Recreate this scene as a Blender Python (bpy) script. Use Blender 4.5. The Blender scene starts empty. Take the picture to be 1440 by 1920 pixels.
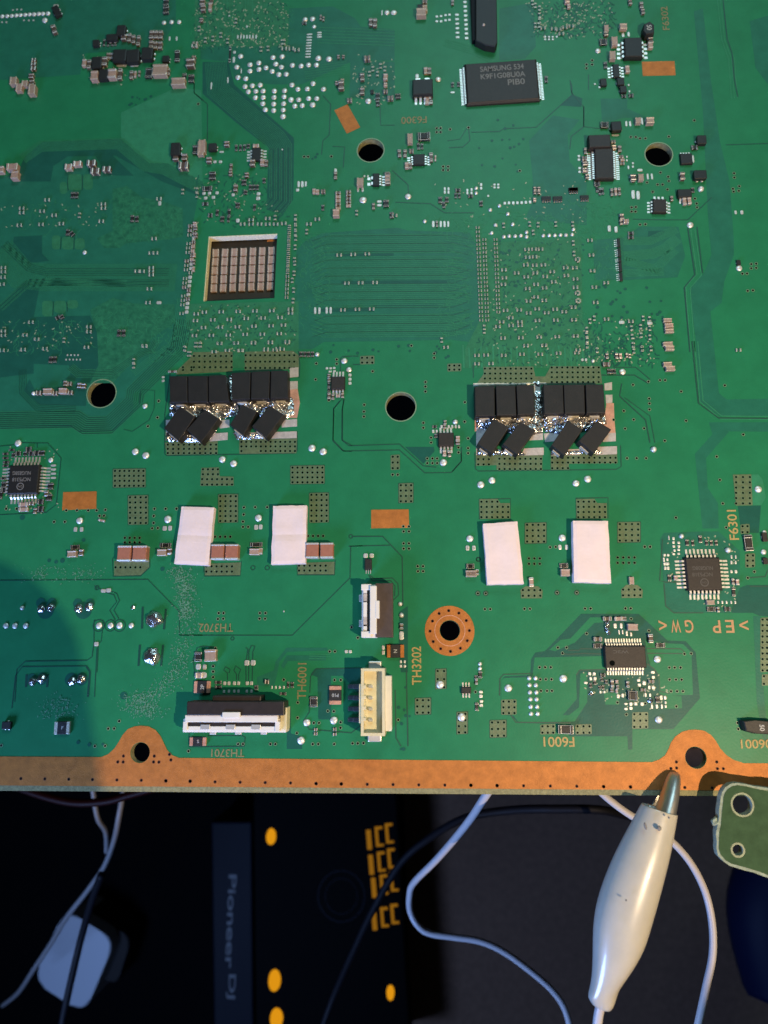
import bpy, bmesh, math, random
from mathutils import Vector, Matrix, noise
from mathutils.geometry import tessellate_polygon
random.seed(7)
S = bpy.context.scene
COL = S.collection
# ------------------------------------------------------------------ camera (1 unit = 1 cm, board top face at z = 0)
F = 1276.0; CX, CY = 720.0, 960.0; CAMH = 14.3
eX = Vector((25300.0, -346.0, -1276.0)).normalized()
eY = Vector((-20.0, -6160.0, 1276.0)); eY = (eY - eX * eY.dot(eX)).normalized()
eZ = -eX.cross(eY)
if eZ.z > 0: eZ = -eZ
CAM = Vector((0, 0, CAMH))
cam = bpy.data.cameras.new('camera'); camo = bpy.data.objects.new('camera', cam); COL.objects.link(camo)
right = Vector((eX.x, eY.x, eZ.x)); down = Vector((eX.y, eY.y, eZ.y)); fwd = Vector((eX.z, eY.z, eZ.z))
m = Matrix.Identity(4)
for i in range(3):
    m[i][0] = right[i]; m[i][1] = -down[i]; m[i][2] = -fwd[i]; m[i][3] = CAM[i]
camo.matrix_world = m
cam.sensor_fit = 'VERTICAL'; cam.sensor_height = 24.0; cam.lens = F / 1920.0 * 24.0
cam.clip_start = 0.1; cam.clip_end = 400
cam.dof.use_dof = True; cam.dof.focus_distance = 14.4; cam.dof.aperture_fstop = 0.115
S.camera = camo
S.render.resolution_x = 768; S.render.resolution_y = 1024
# ------------------------------------------------------------------ world, lamps, exposure
W = bpy.data.worlds.new('World'); S.world = W; W.use_nodes = True
W.node_tree.nodes['Background'].inputs[0].default_value = (0.5, 0.62, 0.8, 1)
W.node_tree.nodes['Background'].inputs[1].default_value = 0.02
def lamp(name, loc, target, size, power, color, shape='DISK', spread=180):
    l = bpy.data.lights.new(name, 'AREA'); l.shape = shape; l.size = size; l.energy = power; l.color = color
    l.spread = math.radians(spread)
    o = bpy.data.objects.new(name, l); COL.objects.link(o); o.location = loc
    d = Vector(target) - Vector(loc); o.rotation_euler = d.to_track_quat('-Z', 'Y').to_euler(); return o
LAMP = Vector((15.5, -9.0, 25.0))
lamp('warm_desk_lamp', LAMP, (-2, 5, 0), 0.20, 10700, (1.0, 0.755, 0.48))
lamp('cool_screen_light', (-20, -21, 10), (-1, -8, -4), 9, 13000, (0.28, 0.47, 1.0), 'SQUARE')
lamp('added_sheen_light', (8, 46, 44), (2, 4, 0), 26, 13500, (0.52, 0.86, 1.0), 'DISK')  # pale light added for the bluish sheen on the far board
S.view_settings.view_transform = 'Standard'; S.view_settings.look = 'None'
S.view_settings.exposure = 0.0; S.view_settings.gamma = 1.0; S.view_settings.use_curve_mapping = False
S.cycles.use_denoising = True; S.cycles.max_bounces = 6
# ------------------------------------------------------------------ pixel of the survey photo -> point of the place at height z
def P(px, py, z=0.0):
    d = Vector((px - CX, py - CY, F))
    w = Vector((d.dot(eX), d.dot(eY), d.dot(eZ)))
    return CAM + w * ((z - CAMH) / w.z)
def scl(px, py):
    a = P(px, py); return (P(px + 1, py) - a).length, (P(px, py + 1) - a).length
K = 3.7895
def T(o, x, y): return (o[0] + x / K, o[1] + y / K)
TILE = dict(A=(0,0),B=(360,0),C=(720,0),D=(1060,0),E=(0,320),F=(360,320),G=(720,320),H=(1060,320),I=(0,640),J=(280,640),
  K=(580,640),L=(840,640),M=(1060,640),N=(0,920),O=(300,920),Q=(580,920),R=(840,920),S=(1060,920),T=(0,1180),U=(300,1180),
  V=(580,1180),W=(840,1180),X=(1060,1180))
# ------------------------------------------------------------------ materials
MATS = {}
def mat(name, col, rough=0.5, metal=0.0, var=0.0, scale=6.0, bump=0.0, bscale=30.0, emit=None, estr=0, coat=0.0, spec=0.5, sss=0.0, col2=None, detail=6):
    M = bpy.data.materials.new(name); M.use_nodes = True; nt = M.node_tree; b = nt.nodes['Principled BSDF']
    b.inputs['Base Color'].default_value = (*col, 1); b.inputs['Roughness'].default_value = rough; b.inputs['Metallic'].default_value = metal
    b.inputs['Specular IOR Level'].default_value = spec; b.inputs['Coat Weight'].default_value = coat
    if sss: b.inputs['Subsurface Weight'].default_value = sss; b.inputs['Subsurface Radius'].default_value = (0.1, 0.08, 0.05)
    tc = nt.nodes.new('ShaderNodeTexCoord')
    geo = nt.nodes.new('ShaderNodeNewGeometry')
    if var or col2:
        n = nt.nodes.new('ShaderNodeTexNoise'); n.inputs['Scale'].default_value = scale; n.inputs['Detail'].default_value = detail
        n.inputs['Roughness'].default_value = 0.65
        nt.links.new(geo.outputs['Position'], n.inputs['Vector'])
        r = nt.nodes.new('ShaderNodeValToRGB'); r.color_ramp.elements[0].position = 0.3; r.color_ramp.elements[1].position = 0.7
        lo = tuple(c * (1 - var) for c in col); hi = col2 if col2 else tuple(min(1, c * (1 + var)) for c in col)
        r.color_ramp.elements[0].color = (*lo, 1); r.color_ramp.elements[1].color = (*hi, 1)
        nt.links.new(n.outputs['Fac'], r.inputs['Fac']); nt.links.new(r.outputs['Color'], b.inputs['Base Color'])
    if bump:
        n2 = nt.nodes.new('ShaderNodeTexNoise'); n2.inputs['Scale'].default_value = bscale; n2.inputs['Detail'].default_value = 4
        nt.links.new(geo.outputs['Position'], n2.inputs['Vector'])
        bp = nt.nodes.new('ShaderNodeBump'); bp.inputs['Strength'].default_value = bump; bp.inputs['Distance'].default_value = 0.02
        nt.links.new(n2.outputs['Fac'], bp.inputs['Height']); nt.links.new(bp.outputs['Normal'], b.inputs['Normal'])
    if emit:
        b.inputs['Emission Color'].default_value = (*emit, 1); b.inputs['Emission Strength'].default_value = estr
    MATS[name] = M; return M
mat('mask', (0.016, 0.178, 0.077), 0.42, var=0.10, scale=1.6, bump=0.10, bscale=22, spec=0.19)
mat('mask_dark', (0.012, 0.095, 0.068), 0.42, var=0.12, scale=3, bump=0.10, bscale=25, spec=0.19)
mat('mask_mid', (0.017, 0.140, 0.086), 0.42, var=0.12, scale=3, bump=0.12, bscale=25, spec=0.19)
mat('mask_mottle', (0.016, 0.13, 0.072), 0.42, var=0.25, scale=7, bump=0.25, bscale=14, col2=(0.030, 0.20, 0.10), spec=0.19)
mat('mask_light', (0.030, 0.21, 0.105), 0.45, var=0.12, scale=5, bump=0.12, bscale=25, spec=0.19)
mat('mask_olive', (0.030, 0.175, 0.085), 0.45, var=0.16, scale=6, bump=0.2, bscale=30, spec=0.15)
mat('groove', (0.004, 0.058, 0.040), 0.5)
mat('flux', (0.11, 0.26, 0.17), 0.5, var=0.4, scale=30)
mat('via_ring_pale', (0.20, 0.30, 0.18), 0.45)
mat('via_field', (0.105, 0.150, 0.072), 0.45, var=0.25, scale=9, bump=0.25, bscale=30)
mat('via_ring', (0.10, 0.20, 0.11), 0.4)
mat('void', (0.003, 0.004, 0.003), 0.9, spec=0.05)
mat('copper', (0.44, 0.156, 0.034), 0.5, metal=0.15, spec=0.25, var=0.2, scale=5, bump=0.35, bscale=60)
mat('via_rust', (0.16, 0.05, 0.018), 0.7)
mat('lead_shaded', (0.10, 0.105, 0.12), 0.35, metal=0.5)  # lead metal darkened in colour for the shade beside the wire connector
mat('copper_worn', (0.62, 0.32, 0.22), 0.5, metal=0.4, var=0.2, scale=6, bump=0.4, bscale=30)
mat('silk', (0.40, 0.29, 0.10), 0.6, var=0.2, scale=40)
mat('silk_faint', (0.21, 0.19, 0.08), 0.6, var=0.25, scale=30)
mat('silk_copper', (0.46, 0.26, 0.12), 0.6)
mat('fibre', (0.23, 0.21, 0.10), 0.75, var=0.35, scale=14, bump=0.5, bscale=50)
mat('fibre_bright', (0.80, 0.74, 0.56), 0.7, var=0.3, scale=30, bump=0.6, bscale=60)
mat('solder', (0.80, 0.78, 0.74), 0.42, metal=0.5, bump=0.5, bscale=22)
mat('solder_flat', (0.62, 0.61, 0.57), 0.45, metal=0.45, bump=0.4, bscale=30)
mat('solder_dull', (0.64, 0.60, 0.50), 0.48, metal=0.4, bump=0.5, bscale=30)
mat('solder_rough', (0.66, 0.64, 0.62), 0.2, metal=0.95, var=0.4, scale=14, bump=0.9, bscale=16)
mat('tinned', (0.52, 0.46, 0.42), 0.55, metal=0.35, var=0.2, scale=9, bump=0.4, bscale=30)
mat('lead', (0.72, 0.70, 0.66), 0.4, metal=0.6)
mat('epoxy', (0.012, 0.011, 0.010), 0.55, var=0.2, scale=20, bump=0.25, bscale=90)
mat('epoxy_warm', (0.020, 0.014, 0.011), 0.55, var=0.25, scale=15, bump=0.25, bscale=90)
mat('tantalum', (0.011, 0.0085, 0.007), 0.58, var=0.3, scale=5, bump=0.3, bscale=60)
mat('tan', (0.33, 0.235, 0.180), 0.5, var=0.15, scale=20)
mat('redbrown', (0.36, 0.145, 0.095), 0.45, var=0.1, scale=12)
mat('darkcap', (0.085, 0.055, 0.040), 0.5)
mat('wire_white_dim', (0.13, 0.125, 0.125), 0.5)  # white cable colour darkened to stand for the dim light there
mat('rim_cream', (0.60, 0.54, 0.30), 0.7, var=0.2, scale=20)
mat('browncap', (0.37, 0.245, 0.195), 0.5, var=0.2, scale=20, bump=0.2, bscale=40)
mat('package', (0.022, 0.016, 0.006), 0.5, var=0.2, scale=6)
mat('ink', (0.42, 0.42, 0.40), 0.6)
mat('ink_dim', (0.075, 0.07, 0.065), 0.6)
mat('ink_mid', (0.17, 0.16, 0.15), 0.6)
mat('white_plastic', (0.74, 0.70, 0.64), 0.45, var=0.05, scale=6)
mat('cream_plastic', (0.68, 0.60, 0.38), 0.45, var=0.08, scale=5, sss=0.15)
mat('lid', (0.022, 0.015, 0.012), 0.5, var=0.25, scale=8)
mat('lid_brown', (0.065, 0.042, 0.034), 0.55, var=0.2, scale=8)
mat('thermal', (0.80, 0.66, 0.65), 0.8, var=0.03, scale=8, bump=0.25, bscale=14)
mat('boot', (0.47, 0.44, 0.38), 0.32, var=0.05, scale=3, sss=0.35, bump=0.08, bscale=4, coat=0.4)
mat('wire_white', (0.46, 0.44, 0.45), 0.45)
mat('wire_dark', (0.004, 0.004, 0.006), 0.6, spec=0.15)
mat('smudge', (0.16, 0.15, 0.14), 0.6)
mat('steel', (0.60, 0.58, 0.54), 0.42, metal=0.95, bump=0.3, bscale=10)
mat('mat_cloth', (0.105, 0.064, 0.044), 0.95, spec=0.1, var=0.15, scale=3, bump=0.5, bscale=8)
mat('floor_dark', (0.0012, 0.0012, 0.0015), 0.9, spec=0.05)
mat('case_black', (0.0007, 0.0007, 0.0009), 0.7, spec=0.04)
mat('case_navy', (0.004, 0.005, 0.009), 0.6, spec=0.08)
mat('print_grey', (0.045, 0.048, 0.052), 0.6)
mat('amber', (0.02, 0.008, 0.0), 0.9, spec=0.0, emit=(1.0, 0.40, 0.010), estr=0.72)
mat('amber_dim', (0.02, 0.008, 0.0), 0.9, spec=0.0, emit=(1.0, 0.42, 0.03), estr=0.24)
mat('adapter', (0.33, 0.35, 0.38), 0.5)
mat('adapter_shade', (0.014, 0.012, 0.011), 0.6, spec=0.1)  # shade on the white adapter's side, put into a near-black colour
mat('red_wire', (0.008, 0.001, 0.001), 0.5, spec=0.1)
mat('speck', (0.30, 0.36, 0.24), 0.5)
mat('navy_blue', (0.0015, 0.004, 0.020), 0.6, spec=0.1)
mat('bracket_mask', (0.042, 0.080, 0.036), 0.7, spec=0.06, var=0.2, scale=4, bump=0.15, bscale=15)
mat('bracket_edge', (0.27, 0.31, 0.23), 0.8, spec=0.1, var=0.3, scale=12, bump=0.6, bscale=25)
mat('unseen_black', (0.02, 0.02, 0.022), 0.4)  # for the added lamp shield and the added slab, both out of view
# ------------------------------------------------------------------ object helpers
def link(o, parent=None):
    COL.objects.link(o)
    if parent: o.parent = parent
    return o
def meshobj(name, verts, faces, mats, parent=None, midx=None, smooth=False):
    me = bpy.data.meshes.new(name); me.from_pydata(verts, [], faces)
    for k in ([mats] if isinstance(mats, str) else mats): me.materials.append(MATS[k])
    if midx: me.polygons.foreach_set('material_index', midx)
    if smooth: me.polygons.foreach_set('use_smooth', [True] * len(me.polygons))
    me.update(); return link(bpy.data.objects.new(name, me), parent)
def bm_mesh(name, bm, mats, smooth=False):
    me = bpy.data.meshes.new(name); bm.to_mesh(me); bm.free()
    for k in ([mats] if isinstance(mats, str) else mats): me.materials.append(MATS[k])
    if smooth: me.polygons.foreach_set('use_smooth', [True] * len(me.polygons))
    return me
def inst(name, me, loc, rz=0, sc=(1, 1, 1), parent=None):
    o = bpy.data.objects.new(name, me); o.location = loc; o.rotation_euler = (0, 0, rz); o.scale = sc; return link(o, parent)
def thing(name, label, cat, loc=(0, 0, 0), group=None):
    o = bpy.data.objects.new(name, None); o.location = loc; o['label'] = label; o['category'] = cat
    if group: o['group'] = group
    return link(o)
def tag(o, label, cat=None, group=None):
    o['label'] = label
    if cat: o['category'] = cat
    if group: o['group'] = group
    return o
def ccw(p):
    a = sum(p[i][0] * p[(i + 1) % len(p)][1] - p[(i + 1) % len(p)][0] * p[i][1] for i in range(len(p)))
    return p if a > 0 else p[::-1]
def bbox(bm, x0, x1, y0, y1, z0, z1, bev=0.0, mi=0, seg=1):
    r = bmesh.ops.create_cube(bm, size=1.0); vs = r['verts']
    for v in vs: v.co = Vector(((x0 + x1) / 2 + v.co.x * (x1 - x0), (y0 + y1) / 2 + v.co.y * (y1 - y0), (z0 + z1) / 2 + v.co.z * (z1 - z0)))
    fs = list({f for v in vs for f in v.link_faces})
    if bev:
        es = list({e for f in fs for e in f.edges})
        r = bmesh.ops.bevel(bm, geom=es, offset=bev, segments=seg, profile=0.5, affect='EDGES')
        fs = list({f for f in r['faces']} | {f for f in fs if f.is_valid})
    for f in fs: f.material_index = mi
    return fs
def prism(bm, pts, z0, z1, mi=0, bev=0.0, top=None, seg=2):
    pts = ccw(pts)
    lo = [bm.verts.new((x, y, z0)) for x, y in pts]
    tp = ccw(top) if top else pts
    hi = [bm.verts.new((x, y, z1)) for x, y in tp]
    n = len(pts); fs = [bm.faces.new(hi)]
    te = [e for e in fs[0].edges]
    for i in range(n): fs.append(bm.faces.new((lo[i], lo[(i + 1) % n], hi[(i + 1) % n], hi[i])))
    fs.append(bm.faces.new(lo[::-1]))
    for f in fs: f.material_index = mi
    if bev: bmesh.ops.bevel(bm, geom=te, offset=bev, segments=seg, profile=0.5, affect='EDGES')
    return fs
def filled(name, loops, z0, z1, mats, parent):
    # closed plate from outer + hole loops (first = outer), real thickness
    cu = bpy.data.curves.new(name, 'CURVE'); cu.dimensions = '2D'; cu.fill_mode = 'BOTH'; cu.extrude = (z1 - z0) / 2
    for lp in loops:
        sp = cu.splines.new('POLY'); sp.points.add(len(lp) - 1)
        for i, p in enumerate(lp): sp.points[i].co = (p[0], p[1], 0, 1)
        sp.use_cyclic_u = True
    t = bpy.data.objects.new(name, cu); COL.objects.link(t)
    me = bpy.data.meshes.new_from_object(t.evaluated_get(bpy.context.evaluated_depsgraph_get()))
    bpy.data.objects.remove(t); bpy.data.curves.remove(cu)
    for v in me.vertices: v.co.z += (z0 + z1) / 2
    me.materials.clear()
    for k in ([mats] if isinstance(mats, str) else mats): me.materials.append(MATS[k])
    me.name = name; return link(bpy.data.objects.new(name, me), parent)
def circ(px, py, d, n=40, z=0.0, off=(0, 0)):
    c = P(px, py, z); r = d / 2 * scl(px, py)[0]
    return [(c.x + off[0] + r * math.cos(2 * math.pi * i / n), c.y + off[1] + r * math.sin(2 * math.pi * i / n)) for i in range(n)]
def W2(pts, z=0.0): return [(P(x, y, z).x, P(x, y, z).y) for x, y in pts]
def TP(t, *xy): return [T(TILE[t], xy[i], xy[i + 1]) for i in range(0, len(xy), 2)]
def tube(name, pts, r, m, parent=None, n=10, sm=True, cap=True):
    # Catmull-Rom tube through 3-D points
    pts = [Vector(p) for p in pts]; path = []
    for i in range(len(pts) - 1):
        p0 = pts[max(i - 1, 0)]; p1 = pts[i]; p2 = pts[i + 1]; p3 = pts[min(i + 2, len(pts) - 1)]
        for k in range(8):
            t = k / 8
            path.append(0.5 * ((2 * p1) + (p2 - p0) * t + (2 * p0 - 5 * p1 + 4 * p2 - p3) * t * t + (3 * p1 - p0 - 3 * p2 + p3) * t ** 3))
    path.append(pts[-1]); vs = []; fs = []
    for i, p in enumerate(path):
        tg = (path[min(i + 1, len(path) - 1)] - path[max(i - 1, 0)]).normalized()
        u = tg.cross(Vector((0.1, 0.2, 1))).normalized(); w = tg.cross(u)
        for k in range(n):
            a = 2 * math.pi * k / n; vs.append(p + (u * math.cos(a) + w * math.sin(a)) * r)
    for i in range(len(path) - 1):
        for k in range(n): fs.append((i * n + k, i * n + (k + 1) % n, (i + 1) * n + (k + 1) % n, (i + 1) * n + k))
    if cap: fs.append(tuple(range(n))[::-1]); fs.append(tuple(range(len(vs) - n, len(vs))))
    return meshobj(name, vs, fs, m, parent, smooth=sm)
def text(name, s, px, py, h, m, parent, rot=0.0, z=0.02, w=None, sx=None, thick=0.0, org=None):
    # flat print, h = letter height in survey pixels, w = total width in survey pixels
    cu = bpy.data.curves.new(name, 'FONT'); cu.body = s; cu.align_x = 'CENTER'; cu.align_y = 'CENTER'; cu.offset = thick or .014
    t = bpy.data.objects.new(name, cu); COL.objects.link(t); bpy.context.view_layer.update()
    me = bpy.data.meshes.new_from_object(t.evaluated_get(bpy.context.evaluated_depsgraph_get()))
    bpy.data.objects.remove(t); bpy.data.curves.remove(cu)
    xs = [v.co.x for v in me.vertices]; ys = [v.co.y for v in me.vertices]
    cx, cy = (min(xs) + max(xs)) / 2, (min(ys) + max(ys)) / 2; bw, bh = max(xs) - min(xs), max(ys) - min(ys)
    c = P(px, py, z); a, b = scl(px, py); k = (CAMH - z) / CAMH; vert = abs(math.sin(rot)) > 0.5
    H = h * (a if vert else b) * k; Wd = (w * (b if vert else a) * k) if w else bw * H / bh
    for v in me.vertices: v.co = ((v.co.x - cx) / bw * Wd, (v.co.y - cy) / bh * H, 0)
    me.materials.clear(); me.materials.append(MATS[m])
    return inst(name, me, c, rot, parent=parent)
# ------------------------------------------------------------------ the circuit board: one thing, everything soldered to it is a part
BOARD = thing('circuit_board', 'large green circuit board with copper edge strip, black chips and mounting holes', 'circuit board')
HOLES = [(695, 282, 49), (190.5, 738, 53), (751.5, 762.5, 55.5), (1235, 289.5, 50.5), (843.5, 1182, 37.5), (263, 1411, 35.5), (1304.5, 1420.5, 39.5)]
WIN = [(391.5, 444), (520, 438.5), (514.5, 559), (381.5, 565)]
EDGE = P(720, 1488).y; YC = P(720, 1477.5).y
X0, X1, Y1 = -14.5, 13.0, 24.0
hl = [circ(*h) for h in HOLES]; win = W2(WIN)
filled('substrate', [[(X0, EDGE), (X1, EDGE), (X1, Y1), (X0, Y1)]] + hl + [win], -0.16, -0.006, 'fibre', BOARD)
filled('solder_mask', [[(X0, YC), (X1, YC), (X1, Y1), (X0, Y1)]] + hl + [win], -0.006, 0.0, 'mask', BOARD)
# bright routed walls of the window
for a, b in ((0, 1), (3, 0)):
    bm = bmesh.new(); p, q = Vector(win[a]), Vector(win[b]); c = Vector((sum(v[0] for v in win) / 4, sum(v[1] for v in win) / 4))
    n = ((q - p).orthogonal()).normalized()
    if n.dot(c - p) < 0: n = -n
    prism(bm, [tuple(p), tuple(q), tuple(q + n * 0.022), tuple(p + n * 0.022)], -0.16 + .001 * a, 0.004 - .0005 * a)
    inst('window_rim', bm_mesh('window_rim', bm, 'rim_cream' if a else 'fibre_bright'), (0, 0, 0), parent=BOARD)
# copper edge strip with the two lobes round the screw holes
strip_top = [(190, 1419.5), (203, 1414), (215, 1403), (223, 1391), (230, 1378), (240, 1367), (252, 1362), (265, 1360.5), (279, 1362), (292, 1369), (301, 1380), (307, 1393), (314, 1407), (323, 1416), (336, 1421)]
strip_top2 = [(1222, 1429), (1236, 1424), (1247, 1416), (1253, 1405), (1258, 1392), (1266, 1381), (1279, 1372), (1292, 1368.5), (1306, 1368), (1320, 1370), (1333, 1378), (1342, 1389), (1350, 1403), (1362, 1416), (1376, 1425), (1395, 1431)]
ya = P(100, 1418).y; yb = P(1420, 1431).y
lo = [(X0, YC), (X1, YC), (X1, yb)]
top = W2(strip_top2)[::-1] + W2(strip_top)[::-1]
outer = lo + top + [(X0, ya)]
filled('copper_edge_strip', [outer, circ(263, 1411, 36.5), circ(1304.5, 1420.5, 40.5)], 0.0, 0.006, 'copper', BOARD)
filled('copper_ring', [circ(843, 1182.5, 93, 56), circ(843.5, 1182, 38.5)], 0.0, 0.006, 'copper', BOARD)
ridge = circ(843.5, 1182.5, 58, 48); ridge2 = circ(843.5, 1182.5, 55.5, 48)
filled('ring_mark', [ridge, ridge2], 0.006, 0.009, 'copper_worn', BOARD)
def sheet(name, pts, z, m, px=True, parent=BOARD, th=0.0):
    w = ccw(W2(pts) if px else pts); n = len(w)
    return meshobj(name, [(x, y, z) for x, y in w], [tuple(range(n))], m, parent)
for q in (TP('B', 1012,785, 1105,742, 1195,905, 1100,950), TP('D', 543,440, 775,435, 783,535, 550,540), TP('I', 450,1072, 687,1066, 684,1190, 442,1200), TP('Q', 440,136, 706,133, 709,264, 440,268)):
    bm = bmesh.new(); prism(bm, W2(q), 0.0, 0.006); inst('copper_pad', bm_mesh('copper_pad', bm, 'copper'), (0, 0, 0), parent=BOARD)
# ---- areas where the copper under the mask changes (thin steps in the mask)
AREAS = []
def area(pts, m, lv=0): AREAS.append((pts, m, lv))
area([(0,333),(38,325),(60,292),(90,268),(225,260),(285,305),(318,306),(375,350),(362,420),(350,650),(333,655),(290,700),(250,740),(250,772),(215,806),(145,808),(137,800),(-90,806),(-90,340)], 'mask_mid')
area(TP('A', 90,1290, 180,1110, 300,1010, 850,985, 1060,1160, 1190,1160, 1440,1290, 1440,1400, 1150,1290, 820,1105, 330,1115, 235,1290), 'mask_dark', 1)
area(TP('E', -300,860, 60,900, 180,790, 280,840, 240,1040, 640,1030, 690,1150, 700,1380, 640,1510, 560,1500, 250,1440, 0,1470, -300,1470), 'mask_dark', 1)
area(TP('A', 860,800, 1260,620, 1430,640, 1440,1290, 1190,1165, 1060,1160, 860,985), 'mask_light')
area(TP('E', 800,130, 900,110, 1010,190, 1150,215, 1300,270, 1300,470, 1180,490, 900,515, 850,550, 740,550, 690,480, 800,430), 'mask_mottle', 1)
area(TP('E', 640,990, 800,905, 950,945, 1240,950, 1245,1080, 1080,1190, 1050,1230, 1000,1320, 940,1360, 800,1510, 640,1510, 700,1380, 690,1150), 'mask_mottle', 2)
for q in ((480,25,585,140),(592,25,660,135),(425,80,478,165),(370,460,430,560),(440,470,525,560),(532,480,602,560),(300,925,378,1035),(385,925,470,1010),(478,920,555,980)):
    x0,y0,x1,y1 = q; area(TP('E', x0+14,y0, x1-14,y0, x1,y0+14, x1,y1-14, x1-14,y1, x0+14,y1, x0,y1-14, x0,y0+14), 'mask_olive', 1)
area(TP('E', 0,620, 90,640, 150,740, 230,670, 330,690, 900,560, 950,680, 950,740, 900,900, 680,880, 600,890, 280,840, 180,790, 60,900, 0,960), 'mask_mid', 1)
area(TP('I', 240,160, 490,170, 500,240, 400,310, 280,310, 300,260, 240,250), 'mask_mid', 1)
area(TP('I', 250,350, 620,290, 610,460, 280,450, 170,350, 210,270), 'mask_dark', 2)
area([(572,452),(605,437),(745,427),(765,432),(880,436),(900,470),(905,600),(885,642),(845,637),(700,640),(608,641),(585,655),(557,655),(551,560),(556,470)], 'mask_mid')
area(TP('B', 75,440, 260,440, 300,600, 725,980, 722,1290, 718,1420, 650,1520, 530,1490, 545,1050, 300,860, 75,665), 'mask_dark')
area(TP('B', 690,60, 1000,45, 1160,130, 1200,190, 1440,210, 1440,430, 1150,430, 1000,500, 780,600, 560,600, 300,560, 260,440, 60,420, 60,330, 680,320), 'mask_mid')
area(TP('B', 1125,430, 1440,440, 1440,720, 1340,720, 1120,690), 'mask_mid', 1)
area([(0,-160),(330,-160),(330,40),(300,90),(160,100),(150,140),(0,150)], 'mask_mid')
area(TP('C', 1030,1000, 1200,820, 1390,850, 1305,960, 1320,1150, 1440,1290, 1440,1600, 1000,1560, 1050,1450, 1060,1300), 'mask_mid')
area(TP('C', 1250,750, 1335,670, 1410,700, 1400,760), 'mask_dark')
area(TP('D', 250,700, 440,700, 440,770, 570,830, 400,840, 262,885), 'mask_mid')
area(TP('C', 820,60, 1060,20, 1080,330, 1000,420, 820,430), 'mask_mid')
area([(1301,21),(1318,16),(1333,150),(1350,265),(1368,340),(1376,450),(1376,478),(1358,528),(1353,568),(1332,584),(1340,660),(1348,737),(1363,749),(1500,746),(1500,781),(1350,781),(1313,754),(1305,640),(1292,544),(1320,512),(1334,478),(1327,400),(1318,210)], 'mask_mid')
area(TP('M', 1020,575, 1500,575, 1500,642, 1165,640, 1100,715, 1000,830, 1012,1040, 1085,1150, 1090,1330, 975,1330, 920,800, 1045,660), 'mask_mid')
area(TP('D', 1310,150, 1440,110, 1600,110, 1600,600, 1440,600, 1350,480), 'mask_mid')
area(TP('S', 1225,110, 1390,105, 1375,300, 1250,300), 'mask_dark')
area(TP('S', 1240,690, 1290,670, 1700,670, 1700,910, 1380,890, 1330,868, 1180,868, 1180,740), 'mask_dark')
area(TP('S', 1335,890, 1385,890, 1400,1290, 1440,1800, 1405,1760, 1360,1500), 'mask_mid')
area(TP('S', 672,340, 700,300, 960,290, 1090,290, 1240,430, 1240,690, 1170,868, 770,868, 712,820), 'mask_mid')
area(TP('S', 690,345, 1090,320, 1210,470, 1230,680, 1160,840, 990,860, 980,650, 700,640), 'mask_mid', 1)
area(TP('R', 945,875, 1355,875, 1560,1065, 1690,1070, 1760,1150, 1790,1475, 1600,1695, 1310,1695, 1310,1840, 1280,1840, 1275,1745, 860,1745, 860,1660, 500,1650, 450,1600, 375,1590, 375,1360, 400,1320, 585,1310, 590,1200, 620,1150, 690,1140), 'mask_dark')
area(TP('R', 615,1185, 1110,1175, 1120,1265, 930,1275, 910,1310, 915,1480, 810,1600, 480,1605, 445,1590, 378,1590, 378,1350, 400,1330, 600,1325), 'mask', 1)
area(TP('R', 1010,900, 1110,900, 1100,935, 1040,940, 900,1080, 760,1140, 720,1130, 800,1060, 870,1050), 'mask', 1)
area(TP('R', 1400,1060, 1560,1085, 1670,1090, 1730,1150, 1740,1450, 1530,1460, 1500,1440, 1490,1300, 1440,1250, 1420,1170), 'mask', 1)
area(TP('R', 465,1595, 860,1595, 930,1540, 940,1300, 985,1290, 990,1500, 900,1640, 500,1645), 'mask', 1)
area(TP('X', 272,450, 380,450, 380,535, 285,535), 'mask', 1)
area(TP('X', 720,470, 825,475, 830,560, 700,565), 'mask', 1)
area(TP('K', 680,750, 885,750, 890,780, 810,870, 790,850), 'mask_dark')
area(TP('U', 690,340, 810,290, 820,230, 900,130, 1190,130, 1190,150, 905,160, 850,230, 830,330, 810,400, 690,400), 'mask_mid')
area(TP('U', 860,260, 900,185, 1180,185, 1180,220, 910,225, 880,280), 'mask_mid', 1)
area(TP('U', 905,560, 930,560, 930,740, 1010,760, 1010,850, 900,850), 'mask_dark')
area(TP('U', 1070,320, 1100,280, 1430,275, 1430,480, 1300,330, 1215,330, 1215,640, 1125,640, 1120,340), 'mask_dark', 1)
area(TP('Q', 640,860, 700,820, 700,1290, 650,1290, 635,1080), 'mask_dark')
area(TP('M', 1195,950, 1370,945, 1400,980, 1425,1110, 1390,1165, 1215,1168), 'mask_light', 1)
area([(893,440),(930,455),(1090,445),(1092,600),(1130,640),(1135,690),(1000,690),(872,690),(872,655),(900,600)], 'mask_olive')
area([(345,570),(560,565),(560,668),(345,668),(352,620)], 'mask_olive')
area([(1112,450),(1170,445),(1200,425),(1272,425),(1285,480),(1270,520),(1180,525),(1115,525)], 'mask_mid')
area(TP('H', 590,430, 720,425, 660,475, 585,470), 'mask_dark', 1)
area(TP('A', 230,1290, 240,1160, 300,1110, 500,1100, 380,1180, 360,1290), 'mask_dark', 1)
area(TP('A', 680,1110, 800,1105, 950,1250, 760,1245), 'mask_dark', 1)
area(TP('E', 100,470, 300,460, 300,590, 350,640, 220,660, 90,540), 'mask_dark', 1)
area(TP('B', 20,-200, 560,-200, 690,160, 680,330, 300,330, 20,330), 'mask_olive')
area([(360,655),(560,655),(560,690),(360,690)], 'mask_olive', 1)
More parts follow.
